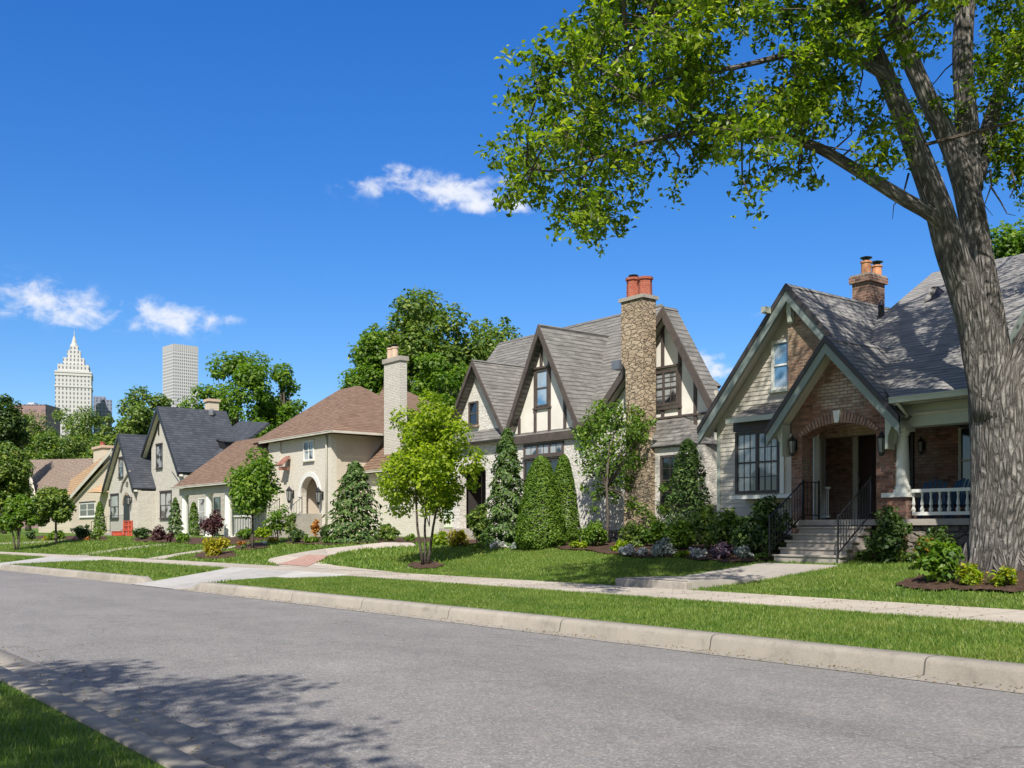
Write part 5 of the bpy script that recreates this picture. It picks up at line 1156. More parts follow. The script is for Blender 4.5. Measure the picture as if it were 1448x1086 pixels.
c = onY(165.5, 760, 22.6); h = onY(165, 752, 22.6).z; z = B.org.z
mb = MB(); mb.prism([(c.x-.36, 22.3, z), (c.x+.36, 22.3, z), (c.x+.3, 22.3, h), (c.x-.3, 22.3, h)], (0, .6, 0)); B.part('box', mb, MT['orange'], bevel=.04)
mb = MB(); mb.box(c.x-.34, c.x+.34, 22.27, 22.93, h+.001, h+.06); B.part('lid', mb, MT['orange'], bevel=.02)

# ================================================================ 5: THE TAN HOUSE AT THE END
T = Thing('tan_house', (-95, 27, 1.), 'low tan house with brown and orange shingle roofs and squat chimney, farthest of the row', 'house')
Y5 = 29.5
r0, r1 = onY(38, 651, 33), onY(140, 653, 33); rz = r1.z; b0, b1 = onY(48, 702, Y5-.5), onY(140, 702, Y5-.5); bz5 = b0.z
mb = MB(); mb.slab([(b0.x-1.5, Y5-.5, bz5), (b1.x+4, Y5-.5, b1.z), (r1.x+8, 33, r1.z), (r0.x+1.5, 33, r0.z)], .2); mb.slab([(r0.x+1.5, 33, r0.z), (r1.x+8, 33, r1.z), (r1.x+8, 38, bz5), (r0.x+1, 38, bz5)], .2); T.part('roof', mb, MT['rf_dun'])
mb = MB(); mb.box(b0.x, b1.x+4, Y5, Y5+.3, .7, bz5-.1); T.part('wall', mb, MT['tanwall'])
mb = MB(); ye = Y5-.55; mb.xz([(onY(x, y, ye).x, onY(x, y, ye).z) for x, y in ((32, 735), (58, 735), (49, 704), (40, 664), (34, 670))], ye, ye+.2); T.part('end_wall', mb, MT['siding'])
# front cross gable, tan slope
yf = 28.4
A = onY(166, 628, yf); L = onY(98, 707, yf); A = onY(158, 640, yf)
mb = MB(); A2 = (A.x+1, A.z+.35)
mb.slab([(L.x, yf-.3, L.z), (A2[0], yf-.3, A2[1]), tuple(onY(150, 643, 33)), tuple(onY(80, 689, 31.5))], .2); cg = T.part('cross_roof', mb, MT['rf_tan'])
mb = MB(); mb.prism([(L.x, yf-.36, L.z-.05), (A2[0], yf-.36, A2[1]-.05), (A2[0], yf-.36, A2[1]-.45), (L.x, yf-.36, L.z-.45)], (0, .06, 0)); T.part('bargeboard', mb, MT['cream'], cg)
wl_ = onY(98, 700, yf).x; wr_ = onY(160, 700, yf).x
mb = MB(); mb.xz([(wl_+.4, .7), (A2[0], .7), (A2[0], A2[1]-.3), (wl_+.4, L.z-.1)], yf+.1, yf+.3); T.part('front_wall', mb, MT['tanwall'])
window(T, FY(yf+.09), onY(111.5, 720, yf).x, onY(133.5, 720, yf).x, onY(120, 731, yf).z, onY(120, 711, yf).z, units=2, rows=(1, 1), frame='white', head='dkbrown', fw=.12, sill='white')
mb = MB(); q0, q1 = onY(132, 640, 31), onY(146, 640, 31); mb.box(q0.x, q1.x, 31, 32.1, 4, q0.z+.3); ch = T.part('chimney', mb, MT['tanwall'])
mb = MB(); mb.box(q0.x-.15, q1.x+.15, 30.85, 32.25, q0.z+.301, q0.z+.55); T.part('chimney_crown', mb, MT['buff'], ch); chimney_pots(T, ch, [((q0.x+q1.x)/2-.3, 31.5, 1.)], q0.z+.55, .25, .5, 'redpot', cap=None)
mb = MB(); q = onY(134, 697, 28.); mb.lathe(q.x+1.4, 28.2, [(1.3, q.z), (.1, q.z+.7)], 8); T.part('bay_roof', mb, MT['rf_tan'])
window(T, FY(Y5-.56), onY(38.5, 685, Y5-.5).x, onY(43.5, 685, Y5-.5).x, onY(41, 699, Y5-.5).z, onY(41, 676, Y5-.5).z, frame='white', rows=(1, 1), glass='glassc')

# ================================================================ THE CITY BEYOND
def facade_mat(name, wall, glass, su, sv, fx, fz, ox=0, oz=0):
    m, nt, b, o = new_mat(name); uv = uvmap(nt); sep = nt.nodes.new('ShaderNodeSeparateXYZ'); nt.links.new(uv, sep.inputs[0])
    a = M(nt, 'FRACT', M(nt, 'DIVIDE', M(nt, 'ADD', sep.outputs[0], ox), su)); c = M(nt, 'FRACT', M(nt, 'DIVIDE', M(nt, 'ADD', sep.outputs[1], oz), sv))
    k = M(nt, 'MULTIPLY', M(nt, 'LESS_THAN', a, fx), M(nt, 'LESS_THAN', c, fz))
    geo = nt.nodes.new('ShaderNodeNewGeometry'); s2 = nt.nodes.new('ShaderNodeSeparateXYZ'); nt.links.new(geo.outputs['Normal'], s2.inputs[0])
    k = M(nt, 'MULTIPLY', k, M(nt, 'LESS_THAN', M(nt, 'ABSOLUTE', s2.outputs[2]), .3))
    nt.links.new(mixc(nt, k, wall, glass), b.inputs['Base Color']); b.inputs['Roughness'].default_value = .7; return m
MT['tw_a'] = facade_mat('tower_masonry', (.47, .46, .44), (.13, .14, .16), 2.3, 2.9, .40, .6)
MT['tw_p'] = m_plain('tower_plain', (.47, .46, .44), .8, .06, .05, bmp=0)
MT['tw_b'] = facade_mat('tower_grid', (.50, .485, .48), (.14, .15, .19), 1.75, 2.5, .52, .58)
MT['tw_c'] = facade_mat('dark_block', (.20, .21, .26), (.08, .10, .15), 2.4, 2.6, .5, .6)
MT['tw_d'] = facade_mat('brick_block', (.24, .15, .14), (.16, .11, .12), 5, 4, .5, .4)
ph = R(38)
def rb(mb, c, w, d, z0, z1, ang):
    ca, sa = math.cos(ang), math.sin(ang); P = [(c[0]+ca*x-sa*y, c[1]+sa*x+ca*y, z0) for x, y in ((-w/2, -d/2), (w/2, -d/2), (w/2, d/2), (-w/2, d/2))]; mb.prism(P, (0, 0, z1-z0))
TT = 700.; c = onT(105, 560, TT); zpx = lambda y, t=TT: EYE+(HY-y)/FX*t; wpx = lambda p, t=TT: p/FX*t
T = Thing('stepped_tower', (c.x, c.y, 2), 'white art deco tower with stepped crown and spire rising above the far trees', 'tower')
av = math.atan2(AX[1], AX[0]); ang = av+R(90)+R(20)     # turned so two faces show
S = lambda p: 1.06*wpx(p)/(math.cos(R(20))+math.sin(R(20))) 
mb = MB(); rb(mb, c, S(56), S(56), 0, zpx(528), ang); body = T.part('shaft', mb, MT['tw_a'])
mb = MB(); 
for zz in (528, 548, 532): rb(mb, c, S(58), S(58), zpx(zz)-1.2, zpx(zz), ang)
T.part('cornice', mb, MT['tw_p'], body)
mb = MB(); rb(mb, c, S(49), S(49), zpx(528), zpx(518), ang); T.part('setback', mb, MT['tw_a'])
mb = MB(); rb(mb, c, S(33), S(33), zpx(518), zpx(508), ang); T.part('setback', mb, MT['tw_a'])
mb = MB(); rb(mb, c, S(21), S(21), zpx(508), zpx(497), ang); rb(mb, c, S(13), S(13), zpx(497), zpx(490), ang); T.part('setback', mb, MT['tw_a'])
mb = MB(); mb.lathe(c.x, c.y, [(wpx(5.4), zpx(490)), (wpx(4.6), zpx(487)), (wpx(3.6), zpx(486)), (wpx(2.6), zpx(481)), (wpx(1.3), zpx(476))], 8); mb.lathe(c.x, c.y, [(.3, zpx(477)), (.15, zpx(467))], 6); T.part('spire', mb, MT['tw_p'])
TT2 = 820.; c = onT(255, 560, TT2); T = Thing('slab_tower', (c.x, c.y, 2), 'pale flat topped office tower with a close window grid behind the trees', 'tower')
ang2 = av+R(90)+R(42); s = 51/FX*TT2/(math.cos(R(42))+math.sin(R(42))); mb = MB(); rb(mb, c, s, s, 0, zpx(500, TT2), ang2); T.part('shaft', mb, MT['tw_b'])
mb = MB(); rb(mb, c, s*1.003, s*1.003, zpx(500, TT2), zpx(490.5, TT2), ang2)
T.part('crown', mb, facade_mat('tower_louvre', (.48, .465, .465), (.34, .33, .34), 1.75, 60., .5, 1.1))
for k in range(3): 
    mb = MB(); mb.lathe(c.x-8+k*8, c.y, [(.4, zpx(491, TT2)), (.2, zpx(487+k, TT2))], 5); T.part('antenna', mb, MT['metal'])
c = onT(147, 580, 740); T = Thing('office_block', (c.x, c.y, 2), 'dark blue grey stepped office block just right of the white tower', 'building')
mb = MB(); w_ = 26/FX*740; rb(mb, c, w_*.8, w_*.7, 0, zpx(566, 740), ang); T.part('lower_block', mb, MT['tw_c']); c2 = onT(141, 580, 745); mb = MB(); rb(mb, c2, w_*.62, w_*.5, 0, zpx(560, 740), ang); T.part('upper_block', mb, MT['tw_c'])
c = onT(50, 590, 620); T = Thing('brick_office_building', (c.x, c.y, 2), 'low wide red brown building with flat roof left of the white tower', 'building')
mb = MB(); rb(mb, c, 50/FX*620, 20, 0, zpx(576, 620), ang-R(20)); T.part('wall', mb, MT['tw_d']); mb = MB(); rb(mb, c, 50.5/FX*620, 20.3, zpx(576, 620), zpx(574.5, 620), ang-R(20)); T.part('parapet', mb, MT['tw_c'])
mb = MB(); rb(mb, onT(48, 580, 620), 9/FX*620, 8, zpx(576, 620), zpx(570.5, 620), ang-R(20)); T.part('roof_plant', mb, MT['tw_p'])

# ================================================================ MULCH BEDS
def bed(name, pts, dz=.035, label=None):
    """a planting bed: ragged outline on the ground"""
    P = [G(*p) for p in pts]; q = []
    for a, b in zip(P, P[1:]+P[:1]):
        for k in range(6):
            m = a.lerp(b, k/6); q.append((m.x+rnd.uniform(-.08, .08), m.y+rnd.uniform(-.12, .12)))
    bm = bmesh.new(); vs = [bm.verts.new((x, y, 0)) for x, y in q]; f = bm.faces.new(vs); bmesh.ops.triangulate(bm, faces=[f])
    bmesh.ops.subdivide_edges(bm, edges=bm.edges[:], cuts=2, use_grid_fill=False); bmesh.ops.triangulate(bm, faces=bm.faces[:])
    for v in bm.verts: v.co.z = gr(v.co.x, v.co.y)+dz+(.03*rnd.random())
    me = bpy.data.meshes.new(name); bm.to_mesh(me); bm.free(); me.materials.append(MT['mulch']); o = bpy.data.objects.new(name, me); COL.objects.link(o); o['kind'] = 'structure'
    EXCL.append(q); return o
bed('planting_bed', [(1262, 830), (1300, 818), (1360, 812), (1448, 812), (1520, 820), (1510, 842), (1440, 841), (1360, 839), (1300, 836)])
bed('planting_bed', [(640, 772), (700, 771), (790, 777), (850, 783), (900, 790), (960, 790), (1040, 798), (1100, 793), (1110, 785), (1095, 772), (1000, 768), (900, 768), (800, 764), (700, 762), (640, 764)])
bed('planting_bed', [(1205, 792), (1260, 790), (1300, 790), (1380, 790), (1385, 778), (1300, 776), (1215, 778)])
bed('planting_bed', [(575, 802), (590, 806), (620, 805), (628, 800), (612, 796), (585, 797)])
bed('planting_bed', [(270, 790), (300, 793), (335, 788), (330, 781), (285, 782)])
bed('planting_bed', [(330, 776), (352, 779), (380, 775), (372, 769), (340, 770)])
bed('planting_bed', [(402, 769), (460, 772), (540, 768), (640, 769), (640, 763), (540, 761), (450, 760), (405, 763)])
bed('planting_bed', [(185, 766), (250, 769), (320, 773), (395, 764), (395, 758), (300, 762), (200, 760)])
bed('planting_bed', [(40, 763), (100, 764), (150, 765), (150, 759), (60, 758)])

# ================================================================ SHRUBS AND FLOWERS
sh = add_shrub
sh('tall loose dark green conifer at the left of the half timbered gable window', 717, 771, 64, 166, 'l_con', .16, 'conifer', 'conifer', shape='fir', dens=1.6)
sh('bright green clipped cypress cone standing in front of the tudor house windows', 765, 775, 76, 131, 'l_conb', .095, 'cypress', 'cypress', shape='cone', dens=1.9, group='cypress cones by the tudor house')
sh('narrower bright green cypress cone half hidden behind the broad cypress cone', 797, 769, 50, 127, 'l_conb', .095, 'cypress', 'cypress', shape='cone', dens=1.9, group='cypress cones by the tudor house')
sh('broad spiky green conifer in front of the cream house right of its arched door', 502, 766, 78, 114, 'l_con', .22, 'conifer', 'conifer', shape='fir', dens=1.4)
sh('grey green feathery conifer between the tudor house and the brick house', 973, 772, 78, 152, 'l_con', .12, 'conifer', 'conifer', shape='column', dens=.9)
sh('small dark upright conifer left of the porch columns of the cream house', 248, 760, 22, 56, 'l_con', .2, 'conifer', 'conifer', shape='fir', dens=1.4)
sh('slim light green conifer seen between the porch columns', 274, 754, 18, 44, 'l_conb', .2, 'conifer', 'conifer', shape='cone', dens=1.4)
sh('slim green conifer at the left corner of the slate roofed cottage', 141, 755, 18, 46, 'l_conb', .2, 'conifer', 'conifer', shape='cone', dens=1.4)
sh('dark burgundy round shrub on a short stem before the cream house porch', 302, 757, 38, 40, 'l_red', .17, seed=5)
sh('yellow green round shrub alone on the lawn edge left of the young tree', 302, 787, 46, 34, 'l_yel', .12, dens=1.1, seed=6)
sh('long clipped dark green hedge under the right windows of the slate roofed cottage', 201, 764, 30, 21, 'l_dark', .17, 'hedge', 'hedge')
sh('reddish brown clipped hedge joining the green hedge of the slate roofed cottage', 224, 765, 27, 22, 'l_red', .17, 'hedge', 'hedge')
sh('small burgundy shrub between the reddish hedge and the porch steps', 240, 768, 14, 20, 'l_red', .15)
sh('low bright green shrub beside the porch steps of the cream house', 257, 768, 26, 17, 'l_bright', .16)
sh('green shrub before the young tree left of the cream house steps', 345, 764, 30, 20, 'l_bright', .16)
sh('lime green mound right of the young tree trunk', 374, 763, 34, 20, 'l_lime', .15)
sh('tall airy whitish green shrub at the left of the arched cream entry', 392, 764, 34, 56, 'l_bright', .16, dens=.5, seed=12)
sh('grey green twiggy shrub just left of the iron stair rail', 412, 762, 24, 40, 'l_mid', .16, dens=.7)
sh('dark green round shrub at the foot of the cream house stairs', 420, 768, 26, 22, 'l_dark', .15)
sh('red flowering shrub below the dark arched door of the cream house', 446, 762, 14, 34, 'l_oran', .16)
sh('dark brownish shrub right of the cream house stair rail', 459, 764, 14, 26, 'l_dark', .16)
sh('low light green ground cover along the bed in front of the arched door', 438, 768, 30, 13, 'l_bright', .14)
sh('second low light green ground cover nearer the broad conifer', 465, 769, 26, 11, 'l_bright', .14)
sh('wide green shrub under the window of the cream house right wing', 550, 766, 42, 27, 'l_mid', .16)
sh('small bright shrub at the end of the cream house bed by the drive', 579, 767, 20, 14, 'l_bright', .14)
sh('orange flowering clump at the foot of the young tree before the cream house', 341, 772, 16, 9, 'l_oran', .1)
sh('pale yellow clump right of the young tree foot', 385, 768, 22, 9, 'l_yel', .12)
sh('tiny dark shrub beside the young tree trunk', 345, 777, 10, 11, 'l_dark', .12)
sh('dark green shrub mass under the tan house window', 118, 762, 34, 22, 'l_dark', .2)
sh('green and rust shrub by the cottage steps', 138, 764, 22, 18, 'l_mid', .18)
sh('round bright green shrub beside the flower bed of the tan house', 79, 764, 28, 16, 'l_bright', .18)
sh('dark shrub left of the tan house garage corner', 43, 764, 14, 16, 'l_dark', .18)
sh('pink flowering clump in the tan house bed', 106, 765, 10, 7, 'l_pink', .13, 'flowers', 'flower_clump')
sh('orange flowering clump right of the pink one in the tan house bed', 123, 765, 12, 7, 'l_oran', .13, 'flowers', 'flower_clump')
sh('yellow flowering shrub left of the small tree before the tan house', 66, 765, 12, 9, 'l_yel', .13, 'flowers', 'flower_clump')
sh('yellow green hosta clump at the left end of the tudor house bed', 622, 772, 32, 26, 'l_lime', .13, 'hosta', 'hosta')
sh('spreading yellow hosta right of the first hosta clump', 649, 774, 40, 26, 'l_yel', .12, 'hosta', 'hosta')
sh('dark green upright shrub beside the tudor house entry', 676, 772, 32, 66, 'l_mid', .12, seed=31, dens=1.2)
sh('orange leaved shrub peeping out left of the broad cypress cone', 726, 770, 14, 34, 'l_oran', .12)
sh('reddish bush in front of the dark tudor entry', 655, 762, 34, 44, 'l_mid', .14, dens=.7)
sh('low white flower clump under the loose conifer', 706, 777, 34, 14, 'l_white', .1, 'flowers', 'flower_clump')
sh('low green ground cover left of the white flowers by the loose conifer', 682, 776, 34, 13, 'l_bright', .1)
sh('low silvery green cover between white flowers and the cypress', 730, 778, 26, 12, 'l_silver', .1)
sh('yellow green hosta row right of the cypress cones', 820, 776, 40, 14, 'l_lime', .12, 'hosta', 'hosta')
sh('round bright green shrub left of the vine tree trunk', 842, 773, 46, 38, 'l_bright', .10, dens=1.3)
sh('olive grey round shrub right of the vine tree trunk', 895, 774, 46, 44, 'l_mid', .11, dens=1.2)
sh('small lime mound below the olive grey shrub', 878, 781, 30, 18, 'l_lime', .1)
sh('tiny dark clipped ball at the foot of the vine tree', 868, 781, 16, 11, 'l_dark', .09)
sh('bright feathery shrub under the grey green conifer', 960, 779, 60, 48, 'l_bright', .11, dens=1.2)
sh('green leafy shrub before the stone base right of the olive shrub', 930, 774, 44, 40, 'l_bright', .11, dens=1.2)
sh('large white flowering mound at the front of the bed', 888, 787, 36, 20, 'l_white', .08, 'flowers', 'flower_clump')
sh('smaller white flowering mound right of the large one', 911, 788, 24, 17, 'l_white', .08, 'flowers', 'flower_clump')
sh('silver grey leaved mound in the middle of the long bed', 937, 789, 50, 28, 'l_silver', .09)
sh('low bright green edging between the silver mound and white flowers', 963, 790, 32, 14, 'l_lime', .09)
sh('white flowering mound right of the low green edging', 989, 790, 32, 19, 'l_white', .08, 'flowers', 'flower_clump')
sh('dark purple flowering mound beside the stone walk bed', 1021, 791, 38, 26, 'l_purp', .10, flowers=('l_pink', 30, .05))
sh('blue grey leaved mound right of the purple one', 1051, 792, 32, 24, 'l_silver', .10, dens=.8)
sh('low green cover at the left foot of the stone steps', 1080, 793, 34, 14, 'l_mid', .10)
sh('tall airy pale green shrub at the clapboard corner', 1035, 775, 44, 68, 'l_bright', .13, dens=.55, seed=9)
sh('wide yellow green shrub below the bay window sill', 1030, 784, 66, 60, 'l_mid', .12, dens=1.3)
sh('tall dark green shrub under the bay window', 1082, 787, 66, 88, 'l_dark', .12, seed=77, dens=1.3)
sh('dense green shrub in the middle under the bay window sill', 1058, 787, 56, 62, 'l_dark', .12, dens=1.2)
sh('lush green shrub squeezed between the conifer and the clapboard wall', 1000, 778, 44, 70, 'l_mid', .12, dens=1.2)
sh('dark cone shaped yew right of the stone steps', 1257, 784, 32, 68, 'l_dark', .11, 'conifer', 'conifer', shape='cone', dens=1.4)
sh('dark clipped block of yew at the foot of the dark cone', 1258, 787, 66, 66, 'l_dark', .11, dens=1.3)
sh('pale green low shrub just right of the step rail', 1218, 793, 30, 18, 'l_mid', .11)
sh('low grey green cover under the porch railing', 1278, 790, 34, 14, 'l_mid', .11)
sh('dark green fern shrub beneath the porch balusters', 1320, 784, 66, 42, 'l_dark', .13)
sh('large bright leafy shrub at the left of the big tree', 1330, 826, 74, 66, 'l_bright', .15, dens=.9, seed=21)
sh('reddish tipped shrub behind the large bright one by the big tree', 1306, 806, 36, 52, 'l_mid', .12, dens=.6, flowers=('l_oran', 60, .08))
sh('small yellow tipped shrub in front of the big tree trunk', 1369, 831, 38, 36, 'l_lime', .09, flowers=('l_yel', 140, .07), group='yellow tipped shrubs at the foot of the big tree')
sh('small yellow tipped shrub at the right foot of the big tree', 1422, 832, 36, 36, 'l_lime', .09, flowers=('l_yel', 140, .07), group='yellow tipped shrubs at the foot of the big tree')

# ================================================================ SMALL TREES
def at_px(label, px, py, wpx, hpx, mat, leaf, **k):
    b = G(px, py); s = tof(b)/FX; k.setdefault('cat', 'tree'); cat = k.pop('cat')
    return add_tree(label, cat, k.pop('name', 'young_tree'), b, hpx*s, wpx*s, mat, leaf, **k)
at_px('lime green multi stemmed young tree on the lawn in front of the tudor house', 601, 800, 140, 240, 'l_lime', .125, nc=120, per=170, trunk_h=.22, tr=.045, cr=.38, stems=4, seed=4, lean=(.25, 0), shell=.15, low=-.9)
at_px('round green young tree on a thin trunk before the cream house', 357, 777, 74, 142, 'l_bright', .17, nc=60, per=110, trunk_h=.28, tr=.06, cr=.44, seed=18, shell=.1, low=-.9)
at_px('round bright green young tree at the left edge of the far lawn', 24, 779, 54, 78, 'l_bright', .2, nc=50, per=150, trunk_h=.28, tr=.05, stems=3, seed=9, shell=.35, low=-.9)
at_px('dark green young tree with a single stem before the tan house', 79, 771, 60, 78, 'l_mid', .22, nc=50, per=150, trunk_h=.36, tr=.07, seed=10, shell=.35, low=-.9)
# climbing shrub tree trained on the tudor wall
b = G(815, 770); b = onZ = None
def vine():
    p = G(816, 781); tt = tof(p)
    b = G(815, 781)
    c = onY(858, 778, 24.0); base = Vector((onY(858, 760, 23.2).x, 23.2, gr(onY(858, 760, 23.2).x, 23.2)))
    T = Thing('climbing_plant', base, 'leafy climbing plant trained up the white wall beside the stone chimney of the tudor house', 'climber')
    rng = np.random.RandomState(3); P = []; O = []; C = []
    blobs = [(850, 590, 26), (872, 597, 22), (898, 605, 20), (840, 615, 24), (862, 625, 22), (888, 622, 20), (835, 645, 22), (855, 655, 24), (878, 650, 22), (896, 652, 16), (860, 682, 18), (845, 695, 16), (868, 700, 14), (884, 680, 16), (832, 665, 14), (912, 604, 10), (922, 596, 8), (938, 690, 10), (936, 720, 10), (820, 612, 14), (826, 628, 14), (900, 585, 14), (872, 580, 16), (912, 622, 10), (908, 722, 13), (925, 735, 13), (893, 712, 11), (826, 690, 9), (840, 720, 9), (848, 572, 10), (830, 600, 12)]
    for x, y, r in blobs:
        q = onY(x, y, 23.8+rng.uniform(-.25, .1)); rr = r/FX*tof(q)
        p, o = puff(q, rr, int(260*(r/20)**2), rng, 1., .2); P.append(p); O.append(o); C.append(q)
    P = np.concatenate(P); P[:, 1] = np.minimum(P[:, 1], 23.93); leaf_obj('foliage', P, .115, MT['l_bright'], T.o, T.org, .3, .6, outward=np.concatenate(O), rng=rng, droop=.4)
    mb = MB(); top = onY(858, 690, 23.4); mb.tube([base-Vector((0, 0, .1)), base.lerp(top, .5)+Vector((.05, 0, 0)), top, onY(862, 620, 23.5)], [.06, .05, .045, .02], 8, .1)
    T.part('trunk', mb, MT['bark2']); mb = MB()
    for q in C: mb.tube([top.lerp(Vector(q), 0), top.lerp(Vector(q), .6)+Vector((0, 0, .15)), Vector(q)], [.02, .013, .006], 5)
    T.part('branch', mb, MT['bark2'])
vine()

# ================================================================ TREES BEYOND THE HOUSES
def far(label, x, ytop, wpx, t, mat, leaf, ybot=None, **k):
    top = onT(x, ytop, t); g = gr(top.x, top.y); h = top.z-g
    k.setdefault('trunk_h', .25); cr_ = k.pop('cr_px', 17)/FX*t
    return add_tree(label, 'tree', k.pop('name', 'broadleaf_tree'), (top.x, top.y, g), h, wpx/FX*t, mat, leaf, cr=cr_, group='trees beyond the houses', **k)
far('tall dark crowned tree behind the cream house chimney', 592, 428, 180, 80, 'l_mid', .34, nc=120, per=230, seed=21, cr_px=19)
far('tree with spreading crown right of the tall dark one behind the tudor roof', 680, 440, 150, 84, 'l_mid', .34, nc=90, per=220, seed=22, cr_px=18)
far('lower bright green tree left of the cream house chimney', 533, 462, 80, 74, 'l_bright', .3, nc=60, per=220, seed=23, cr_px=15)
far('yellow green tree low behind the ridge of the cream house', 620, 505, 110, 72, 'l_bright', .3, nc=60, per=220, seed=24, cr_px=16)
far('open crowned light green tree behind the slate roof chimney', 335, 508, 150, 108, 'l_bright', .4, nc=75, per=190, seed=25, cr_px=15, shell=.65)
far('light green tree at the right of the open crowned one', 405, 522, 75, 110, 'l_bright', .4, nc=40, per=190, seed=26, cr_px=13, shell=.6)
far('tree with feathery top left of the pale office tower', 215, 554, 90, 125, 'l_mid', .42, nc=60, per=200, seed=27, cr_px=12)
far('low spreading tree just left of the feathery one', 168, 585, 70, 130, 'l_mid', .42, nc=50, per=200, seed=28, cr_px=12)
for i, (lab, x, y, wd, t) in enumerate([('dark tree in the wood below the office block', 130, 586, 90, 185), ('dark tree in the wood below the white tower', 85, 585, 90, 190), ('tree in the wood below the brick office building', 40, 586, 80, 185), ('tall dark tree at the left picture edge', 4, 562, 62, 120),
        ('front tree of the wood above the tan house ridge', 70, 610, 110, 160), ('front tree of the wood above the tan house chimney', 130, 612, 100, 165), ('low tree behind the small slate gable', 190, 605, 80, 160), ('tree far behind the large slate gable', 255, 585, 70, 135)]):
    far(lab, x, y, wd, t, 'l_mid' if i != 3 else 'l_dark', .44, nc=70, per=190, seed=40+i, cr_px=12, trunk_h=.12)
far('mid green leafy tree hanging in from the left edge beside the tan house', 6, 628, 64, 96, 'l_mid', .34, nc=70, per=220, seed=55, cr_px=12, trunk_h=.15)
far('tree whose crown shows beyond the brick house right of the big trunk', 1440, 296, 110, 48, 'l_bright', .24, nc=80, per=260, seed=56, cr_px=24)
for i, (x, yt, wd, t) in enumerate(((1720, 430, 420, 48), (2050, 380, 480, 50), (2500, 300, 600, 46), (3100, 250, 700, 52), (1900, 500, 300, 75))):
    far('leafy tree right of the brick house, %s' % ('nearest to the house', 'second from the house', 'third from the house', 'farthest along the street', 'set well back behind the others')[i], x, yt, wd, t, ('l_mid', 'l_bright')[i % 2], .3, nc=70, per=160, seed=70+i, cr_px=55, trunk_h=.2)
